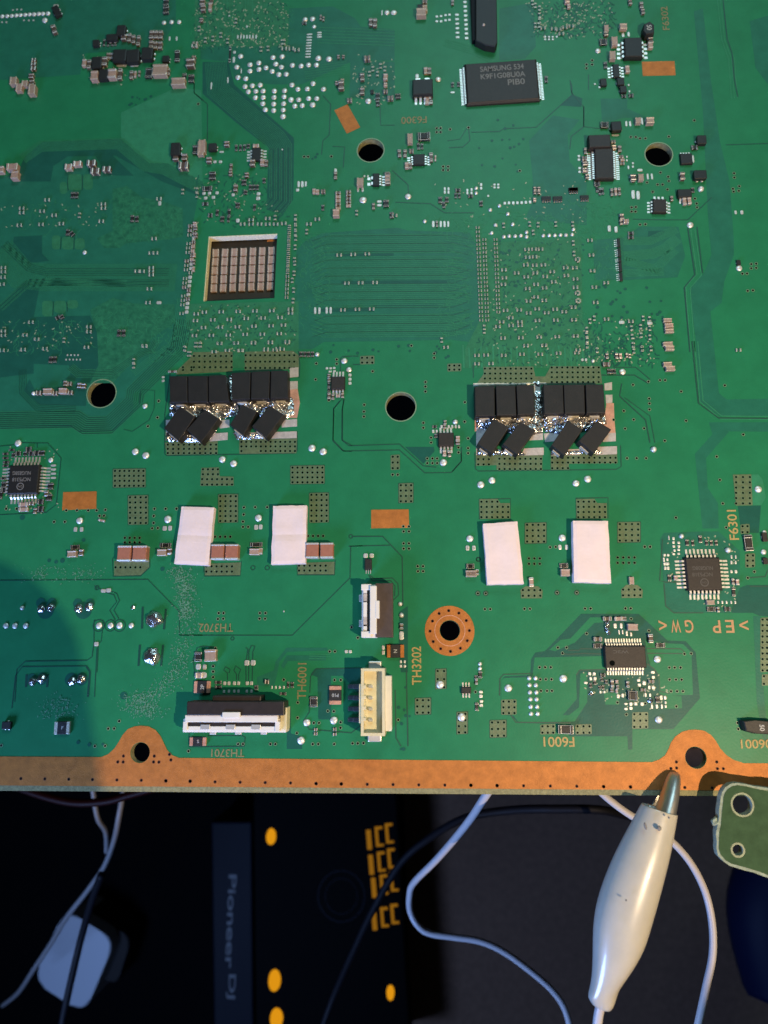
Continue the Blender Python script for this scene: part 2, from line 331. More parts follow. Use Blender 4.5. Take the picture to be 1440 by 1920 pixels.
def inpoly(poly, x, y):
    c = False; j = len(poly) - 1
    for i in range(len(poly)):
        if (poly[i][1] > y) != (poly[j][1] > y) and x < (poly[j][0] - poly[i][0]) * (y - poly[i][1]) / (poly[j][1] - poly[i][1]) + poly[i][0]: c = not c
        j = i
    return c
LV = {0: 0.0012, 1: 0.0024, 2: 0.0036}
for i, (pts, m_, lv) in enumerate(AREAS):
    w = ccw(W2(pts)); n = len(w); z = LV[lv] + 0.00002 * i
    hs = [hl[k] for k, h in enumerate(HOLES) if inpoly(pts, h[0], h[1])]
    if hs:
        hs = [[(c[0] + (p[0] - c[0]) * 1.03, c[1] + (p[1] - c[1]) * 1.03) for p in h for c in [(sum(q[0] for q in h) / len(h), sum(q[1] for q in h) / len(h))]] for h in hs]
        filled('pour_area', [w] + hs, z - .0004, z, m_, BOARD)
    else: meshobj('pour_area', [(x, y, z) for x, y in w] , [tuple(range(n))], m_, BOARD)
# ---- thin lines: gaps between copper pours (dark) and traces (light)
class Rib:
    def __init__(s): s.v = []; s.f = []
    def line(s, pts, w, z):
        # ribbon through world 2-D points with mitred corners
        pts = [Vector(p) for p in pts]; n = len(pts); b = len(s.v)
        for i, p in enumerate(pts):
            d = (pts[min(i + 1, n - 1)] - pts[max(i - 1, 0)])
            if d.length < 1e-9: d = Vector((1, 0))
            d.normalize(); o = Vector((-d.y, d.x)) * w / 2
            s.v += [(p.x + o.x, p.y + o.y, z), (p.x - o.x, p.y - o.y, z)]
        for i in range(n - 1): s.f.append((b + 2 * i, b + 2 * i + 1, b + 2 * i + 3, b + 2 * i + 2))
    def disc(s, c, r, z, n=10):
        b = len(s.v); s.v += [(c[0] + r * math.cos(2 * math.pi * i / n), c[1] + r * math.sin(2 * math.pi * i / n), z) for i in range(n)]
        s.f.append(tuple(range(b, b + n)))
    def ring(s, c, r0, r1, z, n=12):
        b = len(s.v)
        for i in range(n):
            a = 2 * math.pi * i / n; s.v += [(c[0] + r0 * math.cos(a), c[1] + r0 * math.sin(a), z), (c[0] + r1 * math.cos(a), c[1] + r1 * math.sin(a), z)]
        for i in range(n):
            j = (i + 1) % n; s.f.append((b + 2 * i, b + 2 * i + 1, b + 2 * j + 1, b + 2 * j))
    def quad(s, c, w, h, z, a=0.0):
        b = len(s.v); ca, sa = math.cos(a), math.sin(a)
        for x, y in ((-w/2, -h/2), (w/2, -h/2), (w/2, h/2), (-w/2, h/2)): s.v.append((c[0] + x * ca - y * sa, c[1] + x * sa + y * ca, z))
        s.f.append((b, b + 1, b + 2, b + 3))
    def build(s, name, m, parent=BOARD, stuff=True):
        o = meshobj(name, s.v, s.f, m, parent)
        if stuff: o['kind'] = 'stuff'
        return o
GAP, TRD, TRL = Rib(), Rib(), Rib()
PXW = 0.0115
def gap(t, *xy, w=1.7): GAP.line(W2(TP(t, *xy)), w * PXW, 0.0052)
def bundle(pts, n, width, rib=None, w=1.0, z=0.0050, px=True):
    # n parallel traces spread over `width` survey pixels round a centre line
    c = [Vector(p) for p in (W2(pts) if px else pts)]
    for k in range(n):
        off = (k / (n - 1) - 0.5) * width * PXW; out = []
        for i, p in enumerate(c):
            d0 = (c[i] - c[i-1]).normalized() if i else (c[1] - c[0]).normalized()
            d1 = (c[i+1] - c[i]).normalized() if i < len(c) - 1 else d0
            nn = Vector((-(d0 + d1).y, (d0 + d1).x)).normalized(); cs = max(0.4, nn.dot(Vector((-d1.y, d1.x))))
            out.append(p + nn * off / cs)
        (rib or TRL).line(out, w * PXW, z)
# gap lines
gap('I', 0,745, 100,735, 150,720, 265,722, 340,722, 435,830, 400,1160, 330,1215, 0,1232)
gap('I', 265,722, 265,755); gap('I', 1000,340, 1100,350, 1095,480, 1060,560, 940,640, 880,625, w=1.2)
gap('I', 0,605, 505,600, 560,640, 800,635, 990,450, 1000,350)
gap('J', 150,215, 110,520, 110,800, 125,812, 1035,795, 1050,780, 1050,640)
gap('J', 1060,70, 1070,170, 1065,260); gap('J', 1360,420, 1310,480, 1305,700, 1380,780, 1440,782); gap('J', 1385,410, 1370,490, 1368,700, 1440,742)
gap('K', 215,425, 172,480, 168,710, 240,780, 640,772, 820,935, 1010,932, 1080,855, 1078,790)
gap('K', 245,415, 235,480, 235,705, 280,742, 640,730, 810,885, 900,895); gap('K', 350,105, 235,108, 220,125, 222,215); gap('K', 310,165, 360,165)
gap('L', 178,150, 180,260); gap('L', 190,790, 195,905, 215,922, 1195,910, 1230,890, 1225,740); gap('L', 30,925, 95,850, 95,750)
gap('M', 250,240, 490,240, 590,300, w=2); gap('M', 340,185, 500,185, 600,270); gap('M', 400,300, 385,390, 570,560, 600,720, w=2.2)
gap('M', 420,400, 600,530, 635,720, w=1.4); gap('M', 900,0, 945,440, 1090,545, 1440,548, w=2.5)
for q in ((803,908,1035,1040,'I'),(1003,885,1245,1015,'J'),(490,1088,630,1290,'J'),(1137,1078,1275,1290,'J'),(910,35,1053,243,'N'),(635,1010,738,1150,'K'),(222,1122,443,1262,'L'),(910,1115,1137,1257,'L'),(547,230,699,377,'R'),(1205,225,1367,370,'R'),(752,490,864,607,'V'),(1283,648,1400,770,'V'),(897,283,973,425,'V'),(1048,588,1125,745,'V')):
    x0,y0,x1,y1,t = q; gap(t, x0,y0, x1,y0-4, x1,y1-4, x0,y1, x0,y0)
gap('N', 0,637, 1050,630, 1275,860, 1275,1025, 1440,1027); gap('O', 140,1027, 940,1027, 1350,620, 1355,395, 1440,392); gap('Q', 280,395, 575,388)
gap('N', 800,480, 805,608, 1000,605, 1065,545, 1065,490); gap('O', 310,530, 315,607, 570,605, 578,500); gap('O', 975,520, 975,598, 1240,598, 1245,490)
gap('N', 820,920, 780,850, 830,790, 810,740, 745,720, 700,690, 670,670, 690,700); gap('N', 845,910, 810,850, 850,780, 830,730, 790,715)
gap('N', 670,920, 735,920, 720,1070, 700,1090, 690,1290, w=1.4); gap('N', 670,920, 668,1080, 655,1180, 620,1205, 180,1212, 120,1270, 105,1500)
gap('T', 620,260, 160,265, 110,330, 85,560); gap('T', 615,265, 640,300, 625,480, w=4); gap('T', 690,130, 672,480)
for x0, y0, x1, y1 in ((1015,825,1010,980),(1180,840,1165,985),(995,1095,985,1245),(1160,1095,1145,1245)): gap('N', x0,y0,x1,y1, w=4)
gap('T', 190,320, 185,410, w=4); gap('T', 340,320, 335,410, w=4)
gap('U', 250,330, 235,210, 265,130, 300,120, 400,125, 410,160); gap('U', 208,730, 205,835, 600,830, 605,765, 580,755, 340,755)
gap('U', 612,380, 612,230, 625,140, 610,130); gap('U', 630,380, 632,150, 650,115, 675,120, 660,160, 655,380); gap('U', 480,360, 480,310, 455,290, 465,265, 500,285, 490,310); gap('U', 545,360, 545,320, 525,290, 540,260, 575,285, 560,320, 560,360)
gap('U', 1075,330, 1110,280, 1430,275); gap('U', 1065,480, 1060,590, 1020,650, 1060,710, 1360,735, 1430,680); gap('U', 1070,330, 1065,450)
gap('V', 610,430, 615,770, 650,830, w=2); gap('V', 690,290, 700,830, w=2); gap('Q', 300,325, 520,325, 660,470, 665,820, w=2)
gap('Q', 430,600, 460,625, 590,620, 630,660, 635,740, 590,785); gap('Q', 420,600, 450,640, 580,640, 610,680, 605,750)
gap('W', 365,470, 368,350, 395,320, 585,315); gap('W', 440,600, 480,660, 870,665); gap('W', 1120,285, 935,290, 910,325)
gap('W', 810,172, 850,178, 960,172, 1090,175); gap('W', 850,150, 930,150, 940,138, 1090,140)
gap('X', 580,170, 830,172); gap('X', 580,135, 820,138, 850,165); gap('X', 580,245, 630,280, 665,330, 670,440, 740,455)
gap('S', 690,345, 670,640, 710,650, 860,650); gap('S', 700,660, 712,820, 770,868, 980,868); gap('S', 1290,620, 1420,610, 1440,560); gap('S', 1310,680, 1440,680)
gap('C', 600,905, 610,1000, 560,1045, 460,1050); gap('C', 590,910, 540,990, 450,1000, w=1.3); gap('C', 620,940, 820,935, 850,915, 1080,905, 1330,680)
gap('C', 1320,570, 1335,610, 1335,670); gap('C', 1420,760, 1420,900, 1330,970, 1320,1060, w=2)
gap('B', 15,560, 15,660, 110,740, 110,1000); gap('B', 930,680, 985,740, 975,960, 930,1000, 920,1100); gap('B', 1335,730, 1340,890, 1440,890); gap('B', 1000,1040, 1085,1045, 1075,1190)
gap('D', 35,590, 45,660, 130,760, 130,900, 250,915); gap('D', 165,530, 165,640); gap('D', 1120,0, 1150,280, 1185,380, 1200,560, 1225,690, w=2.2); gap('D', 1140,1030, 1440,1020)
gap('H', 870,410, 920,740, 845,830, 885,1288, w=2.6); gap('H', 935,400, 975,730, w=2.2); gap('H', 480,345, 700,350, 870,350, 1040,190, w=1.6)
gap('E', 485,30, 480,80, 485,140, w=1.5); gap('E', 585,30, 585,140); gap('E', 435,470, 430,560); gap('E', 528,470, 525,560); gap('E', 380,930, 375,1030); gap('E', 475,930, 480,1000)
gap('G', 60,0, 170,100, 175,170); gap('G', 80,225, 330,235, 430,300, 640,300); gap('A', 1380,560, 1380,660, 1440,715)
# trace bundles
for k in range(52):
    y = 441 + k * 3.75
    if 476 < y < 482 or 527 < y < 534 or 576 < y < 588: continue
    x0 = 618 - 8 * ((k * 7) % 5) / 5 - (8 if k % 2 else 0); x1 = 868 + 6 * ((k * 3) % 4)
    TRL.line(W2([(x0 - 22, y + 12 if k < 26 else y - 8), (x0, y), (x1 - 40, y - 1.5), (x1, y + (-7 if k > 30 else 3))]), 1.1 * PXW, 0.005)
for a, b, y in ((628,738,479),(640,842,530),(700,835,574),(590,700,583)): TRD.line(W2([(a, y), (b, y - 2)]), 6 * PXW, 0.0046)
bundle(TP('B', 168,440, 185,640, 590,985, 632,1050, 630,1420, 560,1500), 14, 46)
bundle([(-80,790),(142,786),(160,798),(205,797),(252,752),(254,735),(335,655),(345,600)], 10, 36)
bundle([(250,700),(275,680),(320,650),(330,630),(340,560)], 5, 14)
bundle(TP('E', 0,560, 150,740, 330,760, 1250,760), 26, 60, w=0.8)
bundle(TP('E', 0,980, 200,800, 400,790, 900,800), 8, 16); bundle(TP('E', 30,520, 210,680), 4, 8); bundle(TP('A', 160,1130, 290,1040, 850,1020, 1040,1180, 1170,1200, 1440,1340), 14, 26)
bundle(TP('H', 410,500, 600,500, 790,415), 8, 16); bundle(TP('H', 415,610, 620,590, 700,560, 800,480), 10, 20); bundle(TP('H', 415,640, 640,700, 780,560), 8, 16); bundle(TP('H', 415,730, 700,720), 6, 14)
bundle(TP('I', 160,200, 165,360, 270,470, 540,480), 5, 14); bundle(TP('I', 500,180, 560,230, 800,225, 1000,90, 1080,60, 1110,0), 6, 16)
bundle(TP('V', 0,190, 150,195), 3, 8); bundle(TP('U', 620,360, 625,200), 2, 4)
bundle(TP('D', 1100,0, 1130,280, 1180,420, 1200,700), 3, 12, w=1.6)
bundle([(1305,640),(1315,752),(1352,783),(1470,784)], 2, 6, w=2.0); bundle(TP('H', 905,420, 950,740, 870,830, 905,1288), 2, 8, w=2.2)
bundle(TP('C', 430,300, 640,360, 760,420), 4, 16); bundle(TP('B', 900,250, 1440,270), 6, 40, w=1.6); bundle(TP('B', 800,520, 1100,480), 6, 30, w=1.2)
for k in range(14):
    x = 372 + 2 + k * 7.7 + random.uniform(-2, 2); TRL.line(W2([(x, -60), (x, 10 + random.uniform(-8, 60))]), 1.6 * PXW, 0.005)
for k in range(22):
    x = 868 + k * 11.2; TRL.line(W2([(x, 645 + random.uniform(0, 12)), (x + 2, 690)]), 3.4 * PXW, 0.005)
# fan-out scribble under the two processors and the memory
def scrib(poly, n, rib, l0, l1, w, seed, z=0.0056):
    rnd = random.Random(seed); xs = [p[0] for p in poly]; ys = [p[1] for p in poly]
    def ins(x, y):
        c = False; j = len(poly) - 1
        for i in range(len(poly)):
            if (poly[i][1] > y) != (poly[j][1] > y) and x < (poly[j][0] - poly[i][0]) * (y - poly[i][1]) / (poly[j][1] - poly[i][1]) + poly[i][0]: c = not c
            j = i
        return c
    k = 0
    while k < n:
        x, y = rnd.uniform(min(xs), max(xs)), rnd.uniform(min(ys), max(ys))
        if not ins(x, y): n -= 0.2; continue
        a = rnd.choice((0, 90, 45, 135, 45, 135)) * math.pi / 180; l = rnd.uniform(l0, l1)
        p2 = (x + l * math.cos(a), y + l * math.sin(a)); a2 = a + rnd.choice((-1, 1)) * math.pi / 4; l2 = rnd.uniform(0, l)
        rib.line(W2([(x, y), p2, (p2[0] + l2 * math.cos(a2), p2[1] + l2 * math.sin(a2))]), w * PXW, z + 0.000002 * k); k += 1
BGA1 = [(905,450),(1085,450),(1090,600),(1125,650),(1130,685),(880,685),(905,600)]
BGA2 = [(348,572),(552,568),(552,665),(352,665)]
scrib(BGA1, 420, TRL, 3, 9, 1.0, 3); scrib(BGA1, 260, TRD, 2, 6, 1.8, 4)
scrib(BGA2, 220, TRL, 3, 8, 1.0, 5); scrib(BGA2, 130, TRD, 2, 6, 1.8, 6)
scrib(TP('E', 800,140, 1010,200, 1290,280, 1290,470, 860,530, 810,430), 170, TRL, 3, 10, 1.0, 8)
scrib(TP('E', 680,1000, 1240,960, 1240,1080, 1000,1250, 720,1250), 100, TRL, 3, 12, 1.0, 9)
scrib(TP('E', 20,1060, 640,1040, 660,1280, 20,1280), 90, TRL, 3, 14, 0.9, 10); scrib(TP('E', 150,180, 700,200, 780,440, 150,440), 50, TRL, 3, 14, 0.9, 11)
scrib(TP('G', 330,290, 1420,290, 1420,520, 700,470, 330,420), 170, TRL, 4, 14, 1.2, 12); scrib(TP('H', 0,200, 420,230, 430,460, 0,500), 120, TRL, 3, 10, 1.1, 13)
scrib(TP('B', 0,20, 690,20, 690,340, 0,340), 330, TRL, 3, 10, 1.0, 14); scrib(TP('B', 0,20, 690,20, 690,340, 0,340), 150, TRD, 2, 7, 1.8, 15)
scrib(TP('F', 20,20, 520,20, 700,330, 560,400, 20,380), 110, TRD, 3, 9, 2.0, 16); scrib(TP('F', 760,400, 1000,440, 980,900, 760,1100), 150, TRL, 3, 9, 0.9, 17)
scrib(TP('G', 380,480, 650,440, 650,1130, 380,1180), 150, TRL, 4, 12, 0.9, 18); scrib(TP('C', 1000,20, 1440,0, 1440,260, 1080,260), 130, TRD, 2, 8, 1.8, 19)
scrib(TP('E', 1240,1000, 1420,1000, 1300,1330, 1000,1330), 60, TRL, 4, 14, 1.0, 20); scrib(TP('H', 220,460, 400,460, 400,780, 220,780), 60, TRL, 3, 9, 0.9, 21)
scrib(TP('D', 0,0, 340,0, 340,240, 0,260), 110, TRD, 2, 8, 1.8, 22); scrib(TP('H', 120,1080, 620,1040, 640,1380, 120,1380), 150, TRD, 3, 10, 2.0, 23)
SPK = Rib()
for poly, n, sd in ((TP('B', 10,0, 690,0, 690,340, 10,330), 230, 41), (TP('C', 1000,10, 1440,0, 1440,270, 1060,270), 90, 42), (TP('D', 0,0, 330,0, 330,240, 0,220), 60, 43), (TP('F', 20,20, 520,20, 620,330, 20,380), 60, 44), (TP('H', 120,1060, 640,1040, 640,1390, 120,1390), 70, 45), (BGA1, 90, 46), (BGA2, 50, 47), (TP('B', 1150,380, 1440,420, 1440,760, 1150,740), 60, 48), (TP('G', 330,60, 1440,60, 1440,500, 700,470, 330,260), 60, 49), (TP('A', 580,380, 880,430, 900,600, 620,600), 40, 50), (TP('X', 120,300, 720,300, 720,580, 400,580, 120,470), 70, 51), (TP('I', 0,740, 420,760, 420,1220, 0,1220), 40, 52), (TP('S', 690,300, 1240,300, 1240,850, 980,860, 700,640), 60, 53), (TP('E', 0,240, 760,220, 760,400, 0,400), 30, 54), (TP('E', 0,1060, 660,1080, 660,1280, 0,1280), 40, 55)):
    scrib(poly, n, SPK, 1.2, 3.0, 2.0, sd, .0066)
SPK.build('fine_pads', 'speck')
rnd = random.Random(31)
for t, x0, y0, x1, y1, n in (('G',820,500,1420,1200,70),('H',200,800,700,1100,26),('C',650,770,1000,1230,16),('A',900,680,1120,760,9),('K',140,20,1010,120,14),('V',560,400,720,860,8),('B',800,1090,1000,1130,4),('T',480,800,760,840,4)):
    for _ in range(n):
        px, py = T(TILE[t], rnd.uniform(x0, x1), rnd.uniform(y0, y1)); w = W2([(px, py)])[0]; TRD.disc(w, rnd.uniform(2.0, 3.6) * PXW, 0.0054 + 0.000003 * _)
bundle([(-80,790),(142,786),(160,798),(205,797),(252,752),(254,735),(335,655),(345,600)], 9, 33, GAP, 1.3, .0054)
bundle(TP('I', 500,180, 560,230, 800,225, 1000,90, 1080,60, 1110,0), 5, 14, GAP, 1.1, .0054); bundle(TP('B', 632,1050, 630,1420, 560,1500), 9, 42, GAP, 1.2, .0054)
bundle(TP('E', 0,980, 200,800, 400,790, 1200,800), 5, 14, GAP, 1.0, .0054); bundle(TP('E', 30,520, 210,690, 330,720, 1200,720), 5, 16, GAP, 1.0, .0054); bundle(TP('I', 160,200, 165,360, 270,470, 540,480), 5, 14, GAP, 1.0, .0054)
for k in range(13): GAP.line(W2([(585 + (k % 3) * 4, 452 + k * 15), (612, 443 + k * 15), (850, 441 + k * 15), (880, 434 + k * 15 + (14 if k < 5 else -4))]), .9 * PXW, .0054)
HR = Rib()
for hx, hy, hd in HOLES[:4]:
    c = P(hx, hy); r = hd / 2 * scl(hx, hy)[0]; HR.ring((c.x, c.y), r, r + .022, .0058, 40)
HR.build('hole_rims', 'via_ring_pale')
for t, x, y, r in (('N',290,795,34),('N',370,795,34),('N',552,800,34),('N',640,800,34),('N',325,850,60),('N',595,850,60),('T',225,355,40),('T',300,350,42),('T',505,355,44),('T',580,352,44),('N',400,505,14),('N',445,495,18),('N',350,495,14),('N',595,350,14),('T',880,470,26),('N',160,190,20),('N',1155,555,16)):
    c = P(*T(TILE[t], x, y)); TRD.disc((c.x, c.y), r / K * PXW, 0.0041 + x * 1e-7, 18)
for t, x, y, r in (('N',785,958,40),('N',850,958,42),('N',703,958,42),('N',690,690,16),('U',515,65,12),('O',660,548,16),('O',762,548,16),('R',212,730,16),('R',268,730,16),('R',775,725,16),('R',915,725,16),('Q',1200,487,14),('R',215,490,14),('Q',295,325,14)):
    c = P(*T(TILE[t], x, y)); GAP.ring((c.x, c.y), r / K * PXW - .012, r / K * PXW + .006, 0.0053, 20)
GAP.build('pour_gaps', 'groove'); TRD.build('dark_clearances', 'mask_dark'); TRL.build('traces', 'mask_light')
# ---- fields of plated holes
FIELD = []; VIA = []
def vgrid(t, x0, y0, x1, y1, nx, ny, skip=()):
    for j in range(ny):
        for i in range(nx):
            if (i, j) in skip: continue
            VIA.append(T(TILE[t], x0 + (x1 - x0) * i / max(1, nx - 1), y0 + (y1 - y0) * j / max(1, ny - 1)))
def field(t, *xy): FIELD.append(TP(t, *xy))
def patch(t, x0, y0, x1, y1, nx, ny, skip=()):
    field(t, x0+5,y0, x1-5,y0-3, x1,y0+4, x1,y1-8, x1-5,y1-3, x0+5,y1, x0,y1-6, x0,y0+6); vgrid(t, x0+15, y0+13, x1-15, y1-13, nx, ny, skip)
patch('I', 803,908, 1035,1040, 7, 4); patch('J', 1003,885, 1245,1015, 7, 4); patch('J', 490,1088, 630,1290, 4, 6); patch('J', 1137,1078, 1275,1290, 4, 6); patch('N', 910,35, 1053,243, 4, 6)
patch('K', 635,1010, 738,1150, 3, 4); patch('K', 578,808, 643,915, 2, 3); patch('K', 360,105, 462,165, 3, 2); patch('K', 980,160, 1080,215, 3, 2)
field('J', 370,900, 495,895, 500,960, 598,962, 600,1025, 362,1028); vgrid('J', 382,910, 488,945, 4, 2); vgrid('J', 376,980, 588,1018, 7, 2)
for x in (222, 910):
    field('L', x,1122, x+130,1120, x+150,1150, x+218,1150, x+220,1258, x+4,1262); vgrid('L', x+15,1140, x+205,1250, 6, 4, ((4,0),(5,0)))
patch('R', 547,230, 697,375, 4, 4); patch('R', 1205,225, 1365,368, 4, 4); vgrid('R', 575,482, 652,520, 3, 2); vgrid('R', 1205,475, 1325,513, 4, 2)
field('R', 550,680, 640,680, 672,710, 668,765, 518,765, 515,705); vgrid('R', 532,707, 655,747, 4, 2); field('R', 1265,670, 1345,670, 1383,705, 1380,762, 1233,762, 1230,705); vgrid('R', 1243,703, 1365,744, 4, 2)
patch('V', 752,490, 862,605, 3, 3); patch('V', 1283,648, 1398,768, 3, 3); patch('W', 378,500, 487,608, 3, 3); patch('V', 897,283, 972,425, 2, 3); patch('V', 1048,588, 1123,745, 2, 4)
patch('W', 655,676, 762,747, 3, 2); patch('W', 905,676, 1020,747, 3, 2); patch('W', 1308,590, 1422,706, 3, 3)
patch('S', 1243,240, 1308,308, 2, 2); patch('S', 1278,448, 1347,547, 2, 3); patch('S', 1385,903, 1480,1290, 3, 10); patch('X', 1395,320, 1480,400, 2, 2)
field('M', 1190,948, 1320,945, 1330,1165, 1212,1168); vgrid('M', 1212,965, 1310,1152, 3, 6)
for i in range(6): vgrid('M', 1212+5*i,965+37*i, 1290+5*i,965+37*i, 3, 1) if False else None
field('J', 315,78, 592,74, 590,215, 190,235, 200,205, 300,110); field('J', 680,75, 1020,68, 1062,100, 1062,195, 680,212); vgrid('J', 318,105, 585,185, 8, 3); vgrid('J', 240,185, 300,205, 2, 2); vgrid('J', 685,100, 1030,190, 11, 3)
field('J', 112,720, 485,705, 485,800, 125,808); field('J', 640,700, 1050,690, 1045,795, 640,800); vgrid('J', 132,735, 475,795, 10, 3); vgrid('J', 655,715, 1035,780, 12, 3, ((1,2),(2,2),(3,2)))
field('L', 250,182, 605,180, 620,250, 690,250, 730,178, 1080,178, 1095,300, 200,305, 255,230); vgrid('L', 262,195, 592,300, 10, 4); vgrid('L', 737,187, 1070,290, 10, 4)
field('L', 200,812, 672,806, 668,912, 345,912, 345,880, 200,885); field('L', 730,806, 1200,800, 1205,865, 860,870, 855,912, 730,912); vgrid('L', 215,838, 290,875, 3, 2); vgrid('L', 365,835, 660,908, 9, 3); vgrid('L', 740,828, 1190,862, 13, 2); vgrid('L', 740,902, 852,902, 4, 1)
field('N', 812,500, 1060,490, 1060,545, 1000,600, 812,605); vgrid('N', 822,545, 998,545, 6, 1); vgrid('N', 888,336, 993,336, 4, 1); vgrid('N', 888,368, 993,368, 4, 1)
field('O', 318,520, 575,510, 570,600, 320,602); vgrid('O', 330,538, 512,575, 6, 2); vgrid('O', 392,328, 500,326, 4, 1); field('O', 980,515, 1240,505, 1238,594, 980,594); vgrid('O', 988,533, 1178,568, 6, 2); vgrid('O', 1052,322, 1160,320, 4, 1)
for q in FIELD:
    bm = bmesh.new(); prism(bm, W2(q), 0.0, 0.0062); o = inst('via_field', bm_mesh('via_field', bm, 'via_field'), (0, 0, 0), parent=BOARD)
NFIELD = len(VIA)
LOOSE = {'N': '45,130 120,130 385,222 462,222 472,140 548,140 628,140 688,140 750,137 708,180 740,178 1098,130 1178,130 1255,130 1093,180 1092,230 1082,268 1122,266',
 'O': '40,130 118,128 597,120 677,118 762,118 595,170 590,220 590,258 627,258 418,870 452,870 412,912 450,910 710,870 750,870 708,910 747,910',
 'Q': '668,255 708,255 670,290 708,290 670,375 708,375 670,412 708,412 770,537 808,537 772,573 808,573 300,970 585,990 585,1030 345,1045',
 'R': '262,842 300,842 543,840 582,840 973,838 1013,838 1260,837 1298,837 725,402 765,400 1397,400 1435,400 212,730 268,730 775,725 915,725 1300,910 985,1015 780,1115 842,1115 813,1155 650,1255 690,1255 730,1255',
 'S': '563,398 602,398 785,193 1118,92 1142,262 1295,620 1342,576 593,995 845,1160 893,1157 738,1257 776,1257 818,1257',
 'W': '655,355 695,355 735,355 660,437 703,437 738,437', 'X': '740,357 785,357 825,357 750,440 793,440 835,440 370,520 433,605 568,527 788,547 1222,665 1228,708',
 'V': '145,157 182,157 1180,445 632,643 385,808', 'U': '880,358 1093,665 1130,665 1283,660 1283,700 1085,815 1125,815 1238,815 1193,580 1235,582 555,815 590,815 785,815 820,815 1368,810 1405,810 980,520 978,628 973,737 395,135 378,262 378,300 378,340 203,865 1240,360 1285,360',
 'T': '770,705 812,705 848,652 675,830 748,828 10,825', 'M': '480,310 590,287 672,277 708,277 822,357 595,408 597,442 597,485 415,495 485,557 857,565 424,621 559,619 706,707 438,831 506,831 573,831 1132,314 1263,663 1075,820 1097,985 1118,1153 785,1253 343,558',
 'K': '50,158 45,272 450,214 388,500 388,535 825,290 825,322 825,357 810,580 810,615 887,88 887,118 725,32 390,452 1105,433 1103,572 865,685 865,720 1060,755 1060,790 1128,690 1128,760 1128,795 592,948 628,948 838,833 875,833 908,833 838,866 875,866 908,866 195,130 195,160 140,383 140,418 140,280 140,340',
 'H': '530,385 568,382 1320,665 1355,662 1320,695 1355,692 1257,733 1290,732 1295,855 1332,852 1190,130 1235,112 1195,150 1232,145 1198,20 1200,50 470,262 500,260 470,292 498,292 920,200 932,235 935,262 620,152 580,85 735,75 725,135 675,15 655,100 690,100 730,45',
 'D': '150,460 150,485 190,430 190,460 465,975 500,975 530,985 568,985 735,972 915,857', 'C': '470,920 375,912 402,912 375,940 402,940 420,1185 455,1185 420,1210 455,1210 600,908 965,1215',
 'B': '990,1113 797,1115 825,1115 45,740', 'I': '1128,425 1120,542 1052,604'}
for t, s in LOOSE.items():
    for q in s.split(): VIA.append(T(TILE[t], *map(float, q.split(','))))
VR, VP, VH = Rib(), Rib(), Rib(); rnd = random.Random(2)
for i, (px, py) in enumerate(VIA):
    c = P(px, py); a = scl(px, py)[0]; z = 0.0075 + 0.0000004 * i
    (VR if i < NFIELD else VP).ring((c.x, c.y), 1.9 * a, 3.1 * a, z); VH.disc((c.x, c.y), 2.2 * a, z + 0.0008)
EV = [('T', (150,320,490,658,832,1005,1180,1352), 1060, 1077), ('U', (42,215,392,570,748,928,1108,1288), 1078, 1097), ('V', (50,228,412,595,778,963,1148,1335), 1097, 1110), ('W', (163,348,537,727,915,1105,1297), 1108, 1118), ('X', (272,462,848,1042), 1118, 1126)]
CU = []
for t, xs, a, b in EV:
    for i, x in enumerate(xs): CU.append(T(TILE[t], x, a + (b - a) * i / (len(xs) - 1)))
for t, s in (('T', '878,900 838,942 876,942 1097,900 1092,942 1130,943 1205,888 1215,928'), ('X', '788,942 790,985 1075,942 1080,990 1122,990 750,988'), ('Q', '990,853 1062,870 1115,923 1137,994 1122,1066 1073,1120 1003,1142 933,1123 880,1072 858,998 875,927 922,873')):
    for q in s.split(): CU.append(T(TILE[t], *map(float, q.split(','))))
CV = Rib(); CH = Rib()
for i, (px, py) in enumerate(CU):
    c = P(px, py); a = scl(px, py)[0]; CV.ring((c.x, c.y), 1.9 * a, 3.2 * a, 0.0078); CH.disc((c.x, c.y), 2.2 * a, 0.0084)
VR.build('via_rings', 'via_ring'); VP.build('loose_via_rings', 'via_ring_pale'); VH.build('via_holes', 'void'); CV.build('copper_via_rings', 'via_rust'); CH.build('copper_via_holes', 'void')
# ------------------------------------------------------------------ shared component meshes (unit size, base at z = 0)
def unit(name, boxes, mats, bev=0.04):
    bm = bmesh.new()
    for (x0, x1, y0, y1, z0, z1, mi) in boxes: bbox(bm, x0, x1, y0, y1, z0, z1, bev, mi)
    return bm_mesh(name, bm, mats)
CAPM = {k: unit('ceramic_capacitor', [(-.33,.33,-.47,.47,.02,.96,0), (-.5,-.29,-.5,.5,0,1,1), (.29,.5,-.5,.5,0,1,1)], [k, 'solder_dull']) for k in ('tan', 'browncap', 'redbrown')}
CAPM['small'] = unit('ceramic_capacitor', [(-.28,.28,-.45,.45,.02,.92,0), (-.5,-.2,-.5,.5,0,1,1), (.2,.5,-.5,.5,0,1,1)], ['darkcap', 'solder_flat'], 0.09)
CAPM['smalltan'] = unit('ceramic_capacitor', [(-.28,.28,-.45,.45,.02,.92,0), (-.5,-.23,-.5,.5,0,1,1), (.23,.5,-.5,.5,0,1,1)], ['browncap', 'solder_flat'], 0.09)
RESM = unit('chip_resistor', [(-.34,.34,-.44,.44,.02,.9,0), (-.5,-.28,-.5,.5,0,1,1), (.28,.5,-.5,.5,0,1,1)], ['epoxy', 'solder_flat'])
FRAM = unit('framed_resistor', [(-.44,.44,-.48,.48,0,.8,2), (-.3,.3,-.33,.33,.7,.95,0), (-.5,-.3,-.5,.5,0,1,1), (.3,.5,-.5,.5,0,1,1)], ['epoxy', 'solder_flat', 'white_plastic'], 0.03)
